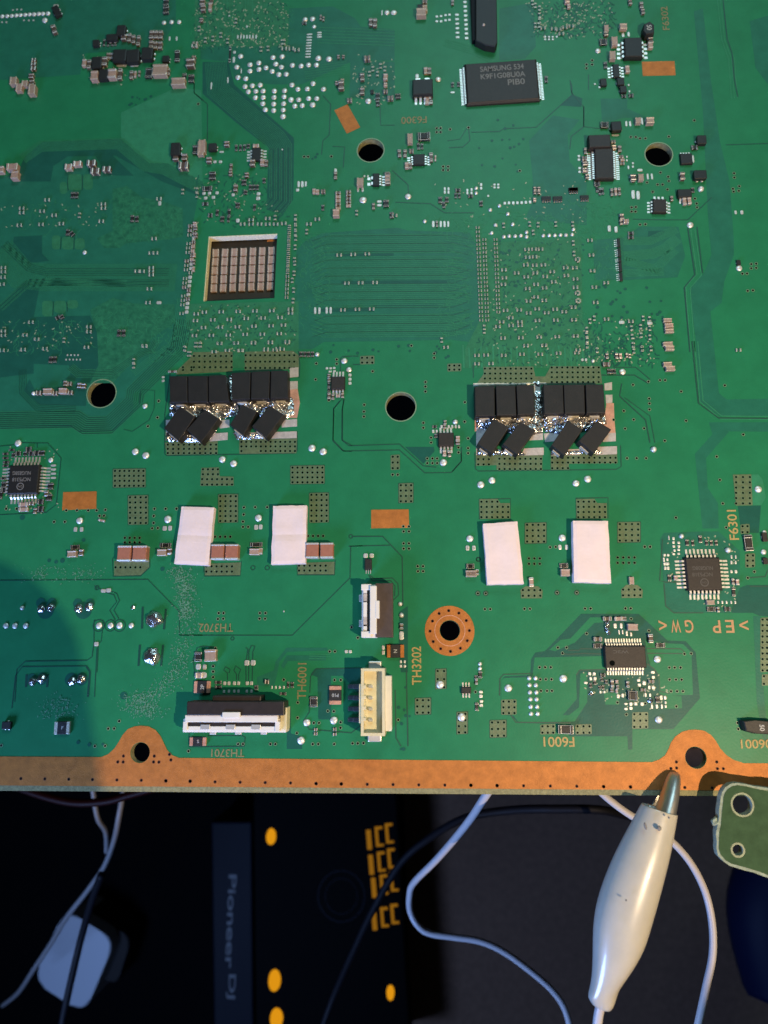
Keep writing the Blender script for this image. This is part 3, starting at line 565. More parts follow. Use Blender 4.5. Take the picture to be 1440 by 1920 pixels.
BYPM = unit('bypass_capacitor', [(-.3,.3,-.36,.36,.02,.9,0), (-.5,-.22,-.48,.48,0,.95,1), (.22,.5,-.48,.48,0,.95,1)], ['mask_dark', 'solder_dull'], 0.1)
PADM = unit('solder_pad', [(-.5,.5,-.5,.5,0,1,0)], ['solder_flat'], 0.18)
BOXM = unit('power_part', [(-.5,.5,-.5,.5,.08,1,0), (-.3,-.1,-.62,-.45,0,.3,1), (.1,.3,-.62,-.45,0,.3,1), (-.12,.12,.45,.62,0,.3,1)], ['epoxy', 'lead'], 0.06)
def dome(seed, rough=0.05, m='solder', sub=2):
    bm = bmesh.new(); bmesh.ops.create_icosphere(bm, subdivisions=sub, radius=0.5)
    for v in bm.verts:
        n = noise.noise(v.co * 3.1 + Vector((seed * 7.3, seed, 0))); v.co *= 1 + n * rough * 2
        v.co.z = max(-0.02, v.co.z)
    return bm_mesh('solder_ball', bm, m, True)
DOMES = [dome(i, 0.06) for i in range(4)]; BLOBS = [dome(i + 10, 0.15, 'solder_rough', 3) for i in range(4)]
def leadmesh():
    prof = [(-.15, .58), (.3, .58), (.5, .10), (1, .10), (1, 0), (.42, 0), (.22, .47), (-.15, .47)]
    vs = [(x, y, z) for y in (-.5, .5) for x, z in prof]; n = len(prof)
    fs = [tuple(range(n)), tuple(range(2 * n - 1, n - 1, -1))] + [(i, i + n, (i + 1) % n + n, (i + 1) % n) for i in range(n)]
    me = bpy.data.meshes.new('lead'); me.from_pydata(vs, [], fs); me.materials.append(MATS['lead']); return me
LEAD = leadmesh()
rc = random.Random(77)
def smd(kind, px, py, w, h, rot=0.0, hh=None, name=None):
    # w, h: footprint in survey pixels
    a, b = scl(px, py); Wd, Hd = w * a, h * b
    along = Wd >= Hd
    if kind in 'C': along = not along
    L, Wt = (Wd, Hd) if along else (Hd, Wd); rz = (0 if along else math.pi / 2) + rot + rc.uniform(-.04, .04)
    s = min(L, Wt)
    me, hh0, nm = {'c': (CAPM['tan'], .75 * s, 'ceramic_capacitor'), 'C': (CAPM['tan'], .75 * s, 'ceramic_capacitor'), 'r': (RESM, .4 * s, 'chip_resistor'), 'f': (FRAM, .4 * s, 'framed_resistor'),
        'm': (BYPM, .5 * s, 'bypass_capacitor'), 'p': (PADM, .22 * s, 'solder_pad'), 'k': (BOXM, .45 * s, 'power_part')}[kind]
    if kind == 'k': L *= .9; Wt *= .9
    if kind == 'c': me = CAPM[rc.choice(('small', 'small', 'smalltan', 'browncap' if w * h > 130 else 'small'))]
    if kind == 'C' and rc.random() < .3: me = CAPM['browncap']
    H = max(0.012, min(hh if hh else hh0, 0.14)); c = P(px, py, H * .6); c.z = 0.004
    return inst(name or nm, me, c, rz, (L, Wt, H), BOARD)
def ball(px, py, d, flat=.55, blob=False, sy=1.0):
    a, b = scl(px, py); D = d * a * 1.04; c = P(px, py, D * .12); c.z = 0.003
    return inst('solder_joint' if blob else 'solder_ball', rc.choice(BLOBS if blob else DOMES), c, rc.uniform(0, 6), (D, D * sy, D * flat), BOARD)
NPAD = [0]
def load(t, s):
    o = TILE[t]; kind = None
    for tok in s.split():
        if tok.isalpha(): kind = tok; continue
        v = list(map(float, tok.split(','))); px, py = T(o, v[0], v[1])
        if kind == 'b': ball(px, py, (v[2] if len(v) > 2 else 38) / K)
        elif kind == 'B': ball(px, py, v[2] / K, .7, True, v[3] if len(v) > 3 else 1)
        elif kind == 'n': ball(px, py, (v[2] if len(v) > 2 else 28) / K, 1.0)
        elif kind in ('mv', 'mh'):
            w, h = ((20, 36) if kind == 'mv' else (38, 22)) if len(v) < 4 else v[2:4]; smd('m', px, py, w / K, h / K)
        else:
            dw, dh = {'p': (14, 14), 'c': (24, 32), 'C': (50, 40), 'r': (22, 34)}.get(kind, (30, 30))
            w = v[2] if len(v) > 2 else dw; h = v[3] if len(v) > 3 else (w if len(v) > 2 else dh)
            smd(kind, px, py, w / K, h / K, math.radians(v[4]) if len(v) > 4 else 0)
DATA = {
'A': 'b 15,115,30 50,113,30 83,111,30 115,108,30 145,106,30 178,104,30 209,101,30 241,100,32 274,97,32 304,96,32 340,94,32 318,143,40 p 92,72,12,10 122,68,12,10 152,68,12,10 15,158,12,10 45,158,12,10 170,145,12,10 205,145,12,10 238,145,12,10 k 405,85,50,85,25 p 397,48,36,30 c 385,212,32,60,20 242,430,30,24 238,458,32,22 238,490,34,24 225,545,34,30 228,592,34,34 C 100,582,46,52 140,628,42,52 180,600,40,40 232,645,48,66 k 685,312,48,50 865,225,66,80 800,272,90,48 r 740,305,16,46 770,308,16,46 798,305,16,46 822,303,16,46 c 880,270,35,35 920,270,25,56 950,282,25,56 985,292,25,70 c 1078,250,30,56 1110,250,30,56 1143,250,30,56 1075,320,30,50 1105,325,30,50 1140,325,30,50 k 855,405,105,92 948,408,98,98 1050,390,86,92 p 865,462,70,26 955,460,60,26 k 692,455,76,90 c 600,450,28,50 635,460,28,60 745,440,38,60 770,400,24,40 795,400,24,40 k 740,538,70,80 c 675,545,50,60 800,530,60,64 855,530,30,76 935,535,25,55 962,530,16,44 990,525,15,40 C 1140,505,104,74 f 1060,522,48,66 c 1195,512,26,46 k 1180,425,50,50 r 1260,400,34,76 C 1270,588,96,50 c 1355,452,60,56 1378,420,28,40 r 1310,555,28,60 1360,560,40,50 b 1165,160,32 1218,155,32 1272,155,32 r 1180,75,40,46 1180,20,36,44 c 1375,320,15,42 1400,320,15,42 p 1205,275,12,28 1255,275,12,28 c 92,1192,76,44 110,1250,50,52 10,1210,44,44 490,1190,50,40 552,1167,56,36 652,1163,60,40 678,1220,60,40 760,1205,56,36 k 1250,1068,72,100 c 1250,1122,40,40 1312,1120,40,42 1306,1182,66,50 r 1390,1066,38,60 C 1430,1060,44,96 v',
'B': 'b 345,398 318,475 412,458 475,445 412,503 475,490 526,480 575,407 640,400 595,453 635,475 570,505 617,527 670,525 713,462 775,467 828,460 884,460 897,412,44 973,417,44 327,548 382,557 377,613 428,607 484,603 400,650 453,647 505,645 585,645 658,643 450,692 505,690 583,690 654,686 503,735 580,737 650,735 520,778 580,783 648,780 647,826,42 710,602 752,632 819,630 860,592 934,632 702,707,42 758,707 828,698 886,698 730,752 783,748 857,743,42 804,137,36 857,133,38 868,188,28 1385,88,38 1430,88,38 1252,717,44 r 270,390,14,110 p 302,372,18,18 297,425,16,40 r 798,165,30,20 c 915,125,14,32 934,135,14,30 p 835,245,38,9 834,265,38,9 832,285,38,9 831,305,38,9 829,325,38,9 828,345,38,9 826,365,38,9 825,385,38,9 823,405,38,9 905,232,32,9 905,248,32,9 905,263,32,9 c 1270,160,26,50 1300,165,30,56 p 1350,92,8,35 c 75,20,36,40 80,62,34,40 130,50,24,56 138,12,24,40 68,145,26,22 p 325,262,10,26 347,262,10,26 368,262,10,26 390,262,10,26 410,262,10,26 432,262,10,26 455,262,10,26 mv 95,285 148,275 205,250 253,292 312,150 50,205 490,350 540,345 655,300 640,300 mh 655,345 705,347 745,355 15,325 p 350,505,8,35 255,570,10,40 137,610,10,48 265,113,10,10 390,190,10,14 642,1063,10,10 c 1060,610,40,60 1068,578,24,30 1030,592,24,24 1120,715,34,26 1245,418,42,34 1040,405,18,24 1075,405,18,20 mv 1285,490 1340,470 1370,490 1262,525 1318,525 c 1375,550,32,42 1210,550,30,50 1210,650,30,46 1375,605,26,26 1375,652,30,24 1410,700,40,30 r 1320,685,30,42 1320,735,24,40 k 1280,655,24,30 C 75,1045,46,90 f 30,1067,32,54 k 148,1050,60,56 p 210,1080,30,12 c 248,1025,36,32 r 315,1052,18,42 345,1052,18,42 372,1050,18,42 400,1040,22,30 c 455,1040,42,26 430,1160,38,42 500,1155,30,42 527,1160,24,42 122,1140,36,36 p 163,1150,22,18 202,1150,22,18 r 147,1250,44,50 c 278,1190,20,46 275,1235,24,30 390,1245,28,30 p 1020,1220,18,42',
'C': 'b 22,88,36 72,88,38 385,563,42 C 265,95,70,50 c 290,65,36,44 k 258,55,40,40 c 290,15,34,28 p 375,118,18,14 405,115,18,14 437,108,18,14 465,105,18,14 375,152,18,14 405,152,18,14 437,145,18,14 465,142,18,14 c 487,20,20,32 c 296,505,26,44 323,507,26,44 p 235,542,22,30 c 305,705,26,72 333,705,26,72 r 487,603,20,32 530,600,20,32 p 487,657,30,12 r 100,685,36,32 f 1152,565,22,44 C 185,990,36,72 f 285,972,84,52 r 245,1040,20,46 270,1042,18,40 c 335,1120,26,62 365,1125,12,40 195,1075,30,26 110,1092,24,50 150,1092,24,50 162,1178,28,42 188,1180,24,40 25,1255,36,54 mv 1055,20 1075,40 1105,60 1105,110 1105,150 1075,180 1100,180 mh 1130,200 1205,205 1240,210 1260,240 1285,195 1330,185 p 1145,262,14,11 1172,262,14,11 1199,262,14,11 1227,262,14,11 1145,280,14,11 1172,280,14,11 1199,280,14,11 c 1300,10,36,30 1312,46,24,30 p 1385,1110,18,16 1385,1135,18,16 1390,1195,18,16 1390,1222,18,16 c 1425,1130,30,26 1425,1165,30,26 1425,1210,30,26 p 700,340,10,20 720,350,10,20 745,352,10,20',
'D': 'c 540,40,26,44 550,85,26,34 460,15,26,40 C 290,205,30,42 c 288,242,30,30 C 410,195,52,36 p 410,248,18,30 450,245,16,30 f 270,300,52,40 C 347,300,42,62 333,400,42,58 b 232,360,40 c 605,290,36,44 603,325,36,44 r 285,465,26,42 c 440,495,32,46 k 270,590,48,56 392,585,54,56 410,640,50,52 r 415,685,30,20 467,680,32,24 p 450,605,12,14 455,650,12,14 245,620,20,12 210,598,14,10 f 278,890,52,40 k 360,905,78,72 p 355,962,52,12 433,880,14,36 460,880,14,36 C 515,862,38,40 600,862,56,40 p 545,862,12,46 c 340,1010,30,22 345,1050,30,30 142,1075,20,42 135,1130,36,30 145,1165,36,26 145,1210,36,26 155,1255,26,30 p 97,1112,16,14 97,1135,16,14 103,1195,16,14 103,1220,16,14 c 385,1060,26,42 395,1115,32,20 405,1138,30,18 405,1162,30,18 p 437,1115,12,14 437,1140,12,14 480,1160,14,14 480,1185,14,14 448,1190,12,24 530,1210,36,18 908,1130,12,52 825,1162,16,12 r 918,1050,42,30 k 965,1000,72,66 955,1248,98,66 b 972,1027,20 c 830,1255,36,52 480,1265,40,40 C 535,1265,36,46 p 585,1255,14,40 615,1255,14,40',
'E': 'mh 155,268 155,298 300,288 385,317 138,387 292,382 437,377 735,238 735,266 720,360 335,208 1130,200 1095,483 1075,690 1075,715 1075,740 975,715 1010,715 1062,840 1052,938 220,1077 25,1140 25,1170 178,1168 262,1197 632,1110 632,1145 615,1255 1025,1245 320,1265 165,1270 15,1275 25,690 25,718 22,757 15,807 1075,585 1105,585 mv 565,318 1298,150 1400,140 1400,175 455,1205 p 1135,232,20,30 1130,938,34,20 r 517,175,24,40 545,175,24,40 482,440,24,40 512,450,30,30,40 940,342,24,46 972,345,24,40 845,1155,24,44 878,1155,26,44 410,1045,30,24,30 440,1040,26,26,30 b 601,580,30',
'F': 'mh 360,380 420,350 420,380 480,380 538,340 538,380 595,380 652,375 700,985 700,1012 mv 590,335 735,330 735,365 735,405 735,445 737,480 733,545 728,635 730,657 725,730 712,780 722,850 718,925 mh 88,1005 208,1003 328,1000 447,997 567,995 25,1065 148,1060 265,1057 385,1050 505,1047 625,1043 82,1115 202,1112 322,1110 440,1105 562,1103 650,1097 18,1172 138,1170 258,1168 378,1163 500,1162 620,1158 195,1227 315,1225 437,1222 557,1218 678,1215 525,1275 590,1275 640,1270 350,1278 30,1018 1045,600 1145,595 1245,592 1100,800 1198,797 1300,795 1072,990 1175,985 1277,983 p 875,995,16,46 905,995,16,46 957,993,16,46 985,993,16,46 f 110,128,66,30 p 85,162,22,20 125,160,22,20 178,158,22,20 97,195,24,20 152,190,24,20 293,172,22,20 325,355,24,26 473,165,26,22 470,197,28,24 c 310,125,30,44 r 370,85,32,36 415,120,20,36 440,120,20,36 465,120,20,36 145,40,44,46 270,20,20,30 388,38,20,30 513,72,20,34 380,155,26,26 325,247,30,32 445,262,18,42 130,318,30,26 180,300,20,42 265,300,20,50 95,237,42,22 215,345,26,36 260,345,18,42 c 20,380,26,24 25,410,26,26 28,460,24,34 p 10,500,20,24 12,525,20,24 c 15,600,22,30 12,650,22,34 10,700,20,34 p 757,97,16,42 783,97,18,42 808,95,14,36 750,138,22,20 c 868,148,24,34 892,152,24,30 932,150,30,26 1020,35,22,50 1038,160,36,20 1038,187,36,20 1038,214,36,20 1038,241,36,20 1038,268,36,20 1112,150,34,18 1112,175,34,18 1112,200,34,18 1112,225,34,18 1112,250,34,18 1025,305,46,48 C 1195,85,46,54 p 1180,135,14,32 1212,135,14,32 b 1215,207,52 C 1390,62,36,70 p 1225,40,12,14 1250,40,12,14 1330,220,32,16 1380,220,32,16 1330,246,32,16 1380,246,32,16 c 1290,255,20,42 r 930,265,20,36 1420,318,30,40 mh 890,345 830,380 mv 815,435 1170,300',
'G': 'b 171,182,46 n 290,360 755,280 820,250 880,308 792,387 915,382 765,443 852,470 890,465 932,465 972,462 1013,438 1013,470 1132,462 1174,460 1214,460 1254,458 1293,458 1337,455 1346,418 c 27,60,36,80 r 15,235,40,46 mh 75,318 p 350,380,18,42 c 376,380,16,40 p 403,380,16,42 430,380,16,42 456,380,14,40 432,130,14,22 458,130,14,22 432,154,14,22 458,154,14,22 r 525,140,36,22 510,178,18,36 535,178,18,36 p 592,140,14,20 592,160,14,20 622,135,14,20 622,160,14,20 n 655,125,26 655,160,26 r 615,182,32,22 p 690,100,16,20 690,125,16,20 785,100,16,14 812,100,16,14 785,120,16,14 812,120,16,14 r 400,210,26,42 447,208,24,36 425,245,22,42 690,235,24,36 p 740,180,14,14 858,232,18,20 888,230,18,20 918,230,18,20 948,229,18,20 978,228,18,20 1008,226,18,20 1038,224,18,20 c 1072,130,20,24 1100,130,20,24 1072,155,20,24 1100,155,20,24 1070,208,22,24 mv 1220,380 1340,380 1095,385 1035,380 850,390 1345,515 1350,590 410,1205 712,1115 712,1140 1060,440 mh 440,1255 852,705 942,727 855,762 848,808 1015,560 1065,558 1112,558 1020,615 1070,613 1007,670 1070,672 1132,670 1075,727 1010,755 1145,752 1195,718 1290,690 1355,690 1205,790 1080,808 1140,833 1020,838 1295,745 1360,770 1360,828 1375,870 1380,925 1080,898 1138,922 1027,927 1345,970 1088,982 1215,985 1280,1003 1155,1010 1027,1012 960,990 863,993 900,1045 835,1075 965,1075 808,1108 903,1100 967,1100 1090,1065 1220,1062 1348,1060 845,1190 972,1187 1102,1182 1230,1180 1360,1175 1008,1245 1135,1242 1375,630',
'H': 'r 225,95,40,30 225,130,18,50 245,150,18,50 265,148,18,46 c 330,155,20,50 357,150,20,50 383,150,20,50 p 482,170,24,58 517,175,24,58 c 755,200,20,34 r 905,140,22,34 c 845,220,28,50 880,215,28,50 n 962,130,44 b 888,385,48 1235,692,46 p 1210,297,16,24 1254,297,20,26 c 400,330,30,40 395,368,22,34 430,362,36,30 p 312,412,22,42 360,418,22,42 r 465,445,40,22 465,475,40,22 k 1230,655,30,40 C 725,1065,60,26 735,1102,62,28 738,1140,62,28 722,1235,60,26 740,1265,62,28 c 480,60,24,44 mh 175,495 185,600 192,712 205,828 65,690 72,830 58,970 215,937 62,1060 292,1055 290,797 465,1072 75,1175 90,1275 1230,1275 p 400,1078,38,22 600,1085,36,20 mv 90,635 90,870 92,925 205,1050 175,1070 553,1050 598,1055 152,1130 152,1168 155,1205 155,1245 470,1120 535,1110 600,1120 475,1180 538,1170 600,1185 485,1240 545,1265 608,1265 225,1275',
'I': 'mh 165,60 320,52 15,65 615,42 1030,35 p 505,98,10,12 530,98,10,12 555,98,10,12 480,98,10,12 470,130,10,12 495,130,10,12 520,130,10,12 545,130,10,12 570,130,10,12 r 360,132,24,42 390,130,24,42 mv 950,140 950,175 1315,55 1340,90 1395,25 1420,25 p 1160,255,18,14 1160,280,18,14 n 240,370,30 c 275,368,38,30 C 342,358,64,40 c 392,370,34,30 C 450,355,58,38 c 500,365,34,28 465,300,26,34 495,302,30,26 565,315,28,34 595,318,30,32 b 1030,460,36 127,722,48 960,783,48 1035,810,50 360,843,36 r 85,772,40,16 205,768,40,34 130,798,38,30 222,800,36,30 262,795,36,34 300,795,34,34 95,810,22,30 40,800,40,16 40,830,40,16 45,860,42,18 40,885,42,16 180,800,24,28 p 380,882,36,14 380,910,36,14 380,940,36,14 380,970,36,14 r 360,1030,40,42 350,1110,38,46 c 168,1160,66,30 168,1195,66,30 225,1152,36,26 r 290,1140,40,36 290,1192,40,40 c 250,1205,22,40 330,1085,26,34 r 30,1020,36,40 30,1060,36,30 5,1090,26,60 25,975,40,16 c 1225,215,60,14',
'J': 'b 518,838,48 598,868,50 1155,758,52 1235,783,52 130,1262,50 775,1255,50 1385,138,44 1418,200,40 r 1078,93,22,36 1105,93,22,36 1132,93,22,36 1160,93,22,36 n 1193,93,32 mv 290,90 250,50 330,25 365,25 mh 500,15 615,12 740,12 860,10 980,8 830,55 915,52 555,65 645,65 460,75 p 97,255,16,14 97,282,16,14 1262,192,18,14 1288,192,18,14 1313,190,18,14 1285,215,22,12 1315,212,18,12 c 1277,245,20,24 1277,275,20,24 r 1277,310,20,34 1277,345,20,28 c 1277,388,22,44 1305,395,20,40 1340,388,28,20 1372,385,22,34 p 1425,240,22,20 1425,270,22,20 1425,298,22,20',
'K': 'b 953,860,52 n 1037,573,38 p 940,607,16,22 c 962,605,20,30 p 990,607,14,22 1015,607,14,22 1040,607,14,22 1063,607,14,22 880,640,16,22 905,640,14,22 r 900,672,24,26 c 1055,690,30,30 1055,720,30,30 960,795,26,44 995,800,24,44 965,575,20,26 r 890,607,30,20',
'L': 'b 233,1018,52 312,988,50 910,1008,50 992,978,52 1242,217,44 mh 555,30 685,28 525,92 655,92 785,85 915,82 395,100 205,100 270,98 205,160 305,158 mv 988,30 1060,65 1315,25 p 955,132,16,18 980,132,16,18 n 1030,140,28 c 1130,105,20,40 1198,105,22,40 1225,105,22,36 1290,105,18,30 1270,100,18,30 mv 1380,50 1320,70 c 1125,165,50,30 r 1160,215,30,34 1185,215,16,34 1140,215,20,34',
'M': 'n 628,768,44 b 405,215,46 1372,1050,52 C 730,20,62,28 740,50,62,30 725,165,62,30 745,195,66,32 mv 480,25 545,55 608,50',
'N': 'b 565,212,48 1192,205,48 p 537,275,24,32 580,275,24,32 1168,268,24,32 1208,268,24,32 c 722,212,46,16,-15 C 515,450,62,44 f 535,402,62,30 c 578,440,30,46 C 1152,440,64,46 f 1180,388,74,30 c 1205,430,30,40 b 40,960,40 105,960,40 182,960,40 703,958,46 785,958,42 850,958,46 932,958,38 p 685,1090,30,30 735,712,34,24 772,708,34,28 n 158,833,30 B 945,830,30 292,838,56 360,828,58 558,838,58 632,825,58 1095,912,116 1080,1178,116',
'O': 'b 55,205,50 698,193,50 p 35,268,26,32 72,266,26,32 683,260,26,34 715,258,26,34 C 15,440,60,42 f 40,388,76,30 c 66,435,24,40 C 672,435,70,44 f 685,384,84,30 c 716,430,26,44 p 880,858,10,10',
'Q': 'b 1140,340,50 p 1125,408,22,34 1170,408,22,34 f 1143,537,56,32 C 1150,590,74,46 c 1192,580,22,40 p 400,462,30,30 443,462,30,30 n 645,805,32 655,885,36 c 655,965,26,40 p 655,1030,30,60',
'R': 'b 155,340,50 812,335,52 p 137,408,22,34 183,408,22,34 795,402,22,34 842,402,22,34 f 158,537,56,32 822,532,58,32 C 163,590,76,46 832,583,64,50 c 592,650,32,66 C 1303,640,32,54 c 1130,910,60,30 1212,910,60,30 B 1130,955,64,.6 1135,998,60,.5 p 1187,960,22,34 1230,960,18,36 C 1310,970,72,46 p 1215,1005,10,30 1240,1005,10,30 1270,1015,14,34 1300,1020,14,28 c 1063,1055,58,32 f 1063,1103,62,32 c 1255,910,24,28',
'S': 'n 825,323,36 1155,423,44 p 768,340,16,20 735,335,8,30 768,368,18,16 805,370,18,16 770,395,18,16 806,395,18,16 775,425,16,16 805,420,18,16 770,450,18,14 805,448,18,14 r 865,370,24,42 905,372,18,40 958,345,24,50 1003,370,20,36 1037,370,20,36 1072,370,20,36 p 705,458,18,16 730,458,18,16 700,490,14,30 725,490,14,20 705,520,18,20 725,520,24,20 710,550,18,22 730,550,18,22 r 740,620,26,44 c 783,620,28,34 C 1030,795,56,32 f 1035,842,58,32 c 1085,845,20,36 r 1152,842,42,32 p 1085,793,12,20 1115,793,12,20 1145,793,12,20 1178,793,12,20 1207,793,12,20 r 1195,720,24,60 c 1190,645,20,42 1222,650,24,40 p 1180,470,12,24 1180,510,14,24 1180,575,16,20 1212,575,18,22 1210,470,10,24 1210,510,10,24 c 605,1050,34,62 f 675,1098,64,32 f 1300,372,56,112 k 1415,330,40,70 1420,500,36,50 b 1415,295,30 1410,435,40',
'T': 'B 230,370,56 295,352,60 510,368,60 575,355,60 r 1410,195,48,66 p 1410,265,34,40 c 1415,328,50,40 k 50,682,70,60',
'U': 'f 272,195,46,66 C 362,185,82,84 p 278,268,26,36 318,268,26,36 290,325,84,44 r 415,378,46,22 415,410,46,20 p 460,383,20,26 490,383,20,26 528,383,20,26 558,383,20,26 620,383,22,26 650,383,22,26 455,442,16,22 490,440,16,22 528,440,16,22 558,440,16,22 617,440,16,22 650,440,16,22 618,238,34,38 662,238,34,38 c 760,372,32,32 p 795,412,10,22 822,412,12,22 850,412,12,22 880,412,12,22 r 910,395,16,44 940,395,22,40 875,458,46,20 f 685,415,26,32 1093,515,52,72 b 1043,663,50 1235,648,54 1002,790,54 c 1107,712,24,22 1107,742,26,22 1242,710,24,24 1242,745,26,22',
'V': 'b 930,393,56 1083,625,58 1415,418,54 p 650,230,14,20 678,230,14,20 650,262,16,20 678,262,16,20 262,158,20,22 290,158,20,22 525,130,18,30 525,165,18,30 n 1213,245,28 1213,278,28 r 1215,322,26,48 c 1187,372,20,40 p 1218,445,26,18 1218,475,24,24 1222,512,24,20 1220,540,26,20 r 1190,550,24,56 1185,340,22,24',
'W': 'b 428,418,54 820,350,56 n 577,347,32 578,397,32 582,448,32 585,497,32 588,550,32 590,600,32 622,347,32 625,397,32 628,448,32 630,497,32 634,550,32 637,600,32 f 835,712,106,62',
'X': 'b 655,212,54 665,642,54 p 172,315,20,22 205,315,20,22 180,350,18,24 210,350,20,24 145,380,24,16 r 180,398,20,34 210,378,20,28 265,325,34,26 260,355,18,28 290,372,24,28 245,412,20,24 268,412,18,30 B 185,455,36 p 250,445,14,18 278,445,14,18 c 333,385,24,52 365,372,22,24 370,410,20,28 330,432,24,26 365,440,18,28 p 375,475,20,26 407,470,18,28 c 443,390,22,44 p 520,362,22,18 525,395,22,20 560,382,24,28 c 553,430,38,22 610,370,38,24 p 625,340,22,20 620,305,26,18 595,412,18,26 625,415,22,22 570,465,12,30 602,467,14,24 f 478,470,66,66 p 430,530,22,14 465,530,22,24 500,528,20,24 545,530,24,24 430,565,24,16 465,560,22,22 B 605,505,40 r 655,500,30,44 p 680,485,20,30 708,485,18,26 615,548,14,30 650,548,16,30 685,548,14,30 712,520,14,18 712,548,16,20',
}
for t, s in DATA.items(): load(t, s.replace(' v', ' ') if s.endswith(' v') else s)
# double rows of little capacitors beside the processor packages
rr = random.Random(5); o = TILE['E']
for i in range(21):
    y = 385 + 31 * i; x = 1388 - (y - 385) * .1
    smd(rr.choice('cpmc'), *T(o, x, y), 26 / K, 22 / K)
    if i % 4 != 3: smd(rr.choice('mmc'), *T(o, x - 36, y + 10), 28 / K, 20 / K)
for i in range(18): smd('m', *T(TILE['F'], 692 - i * 1.15, 398 + i * 29.5), 24 / K, 22 / K)
for x0, x1, y0, y1, n in ((665, 690, 405, 1062, 23), (712, 733, 490, 1062, 20), (792, 812, 490, 1005, 18)):
    for i in range(n): smd('m', *T(TILE['G'], x0 + (x1 - x0) * i / (n - 1), y0 + (y1 - y0) * i / (n - 1)), 26 / K, 17 / K)
# resistor networks
for t, x, y, w in (('G', 1345, 145, 66), ('G', 1152, 207, 66), ('G', 1233, 207, 66), ('H', 55, 145, 66), ('H', 135, 200, 60)):
    bm = bmesh.new(); a, b = scl(*T(TILE[t], x, y)); u = w / K * a; v = 36 / K * b
    bbox(bm, -u/2, u/2, -v*.15, v*.5, 0, .035, .004, 0)
    for i in range(4):
        for s_ in (-1, 1): bbox(bm, -u/2 + u * (i + .18) / 4, -u/2 + u * (i + .82) / 4, (-v*.6 if s_ < 0 else v*.42), (-v*.12 if s_ < 0 else v*.58), 0, .03, .004, 1)
    c = P(*T(TILE[t], x, y)); inst('resistor_network', bm_mesh('resistor_network', bm, ['epoxy', 'solder_flat']), c, 0, parent=BOARD)
# ------------------------------------------------------------------ packaged chips with leads
def ic(name, t, x, y, w, h, leads='', H=.1, rot=0.0, m='epoxy', ll=24, lw=.5, bev=.012, label=None, inset=.06):
    px, py = T(TILE[t], x, y); a, b = scl(px, py); k = (CAMH - H) / CAMH; c = P(px, py, H); c.z = 0
    w_, h_ = w / K * a * k, h / K * b * k; bm = bmesh.new()
    i_ = inset * min(w_, h_)
    prism(bm, [(-w_/2, -h_/2), (w_/2, -h_/2), (w_/2, h_/2), (-w_/2, h_/2)], .012, H * .55)
    prism(bm, [(-w_/2, -h_/2), (w_/2, -h_/2), (w_/2, h_/2), (-w_/2, h_/2)], H * .55, H, top=[(-w_/2 + i_*.5, -h_/2 + i_*.5), (w_/2 - i_*.5, -h_/2 + i_*.5), (w_/2 - i_*.5, h_/2 - i_*.5), (-w_/2 + i_*.5, h_/2 - i_*.5)], bev=bev)
    body = inst(name, bm_mesh(name, bm, m), c, rot, parent=BOARD)
    if label: body['label'] = label
    l = ll / K * a
    for q in leads.split():
        side, n = q[0], int(q[1:]); span = (h_ if side in 'LR' else w_) * .9
        for i in range(n):
            s_ = -span / 2 + span * (i + .5) / n; wd = span / n * lw
            p, rz = {'L': ((-w_/2, s_, 0), math.pi), 'R': ((w_/2, s_, 0), 0), 'T': ((s_, h_/2, 0), math.pi/2), 'B': ((s_, -h_/2, 0), -math.pi/2)}[side]
            inst('lead', LEAD, p, rz, (l, wd, H * .8), body)
    return body
mem = ic('memory_chip', 'C', 838, 575, 520, 292, 'L24 R24', .11, math.radians(1.6), 'epoxy_warm', 34, .5, label='large flat black memory chip with grey print')
ic('power_chip', 'C', 275, 615, 146, 112, 'B4 T2', .15, 0, 'epoxy', 44, .5)
ic('driver_chip', 'D', 485, 332, 128, 138, 'L4 R4', .14, math.radians(-2), 'epoxy', 44, .5)
ic('wide_chip', 'D', 278, 1158, 136, 220, 'L13 R13', .12, math.radians(-2), 'epoxy_warm', 46, .55)
ic('stacked_chip', 'D', 245, 1000, 158, 92, '', .16, 0, 'epoxy_warm', 20, .5)
ic('small_chip', 'D', 363, 500, 46, 92, 'L4 R4', .07, 0, 'epoxy', 34)
ic('small_chip', 'D', 862, 1125, 86, 76, 'T4', .07, 0, 'epoxy', 20)
ic('small_chip', 'B', 455, 1092, 62, 92, 'L4 R4', .08, 0, 'epoxy', 38)
ic('small_chip', 'C', 248, 1130, 84, 76, 'R4 L4', .08, 0, 'epoxy', 40)
ic('small_chip', 'F', 1308, 60, 46, 86, 'R4 L2', .08, 0, 'epoxy', 40)
ic('small_chip', 'H', 672, 247, 96, 98, 'L4 R4 T3', .09, math.radians(-4), 'epoxy_warm', 34)
ic('small_chip', 'H', 850, 158, 100, 58, 'B3', .09, 0, 'epoxy', 34, .4)
for yy, hh_ in ((510, 62), (580, 62), (632, 30), (682, 66), (752, 62)): ic('flat_array_chip', 'H', 380 + (yy - 510) * .07, yy, 22, hh_, 'L4', .04, 0, 'epoxy', 20, .35)
ic('regulator_chip', 'K', 203, 293, 100, 92, 'T4 B4', .09, 0, 'epoxy_warm', 44, .55, label='small black eight-lead chip near the round hole')
ic('regulator_chip', 'K', 972, 695, 112, 98, 'T4 B4', .09, 0, 'epoxy_warm', 44, .55, label='small black eight-lead chip beside the capacitor bank')
ic('six_lead_chip', 'V', 1115, 433, 72, 46, 'T3 B3', .07, 0, 'epoxy', 30, .5)
ic('sot_chip', 'Q', 418, 522, 52, 78, 'B3', .08, 0, 'epoxy', 26, .35)
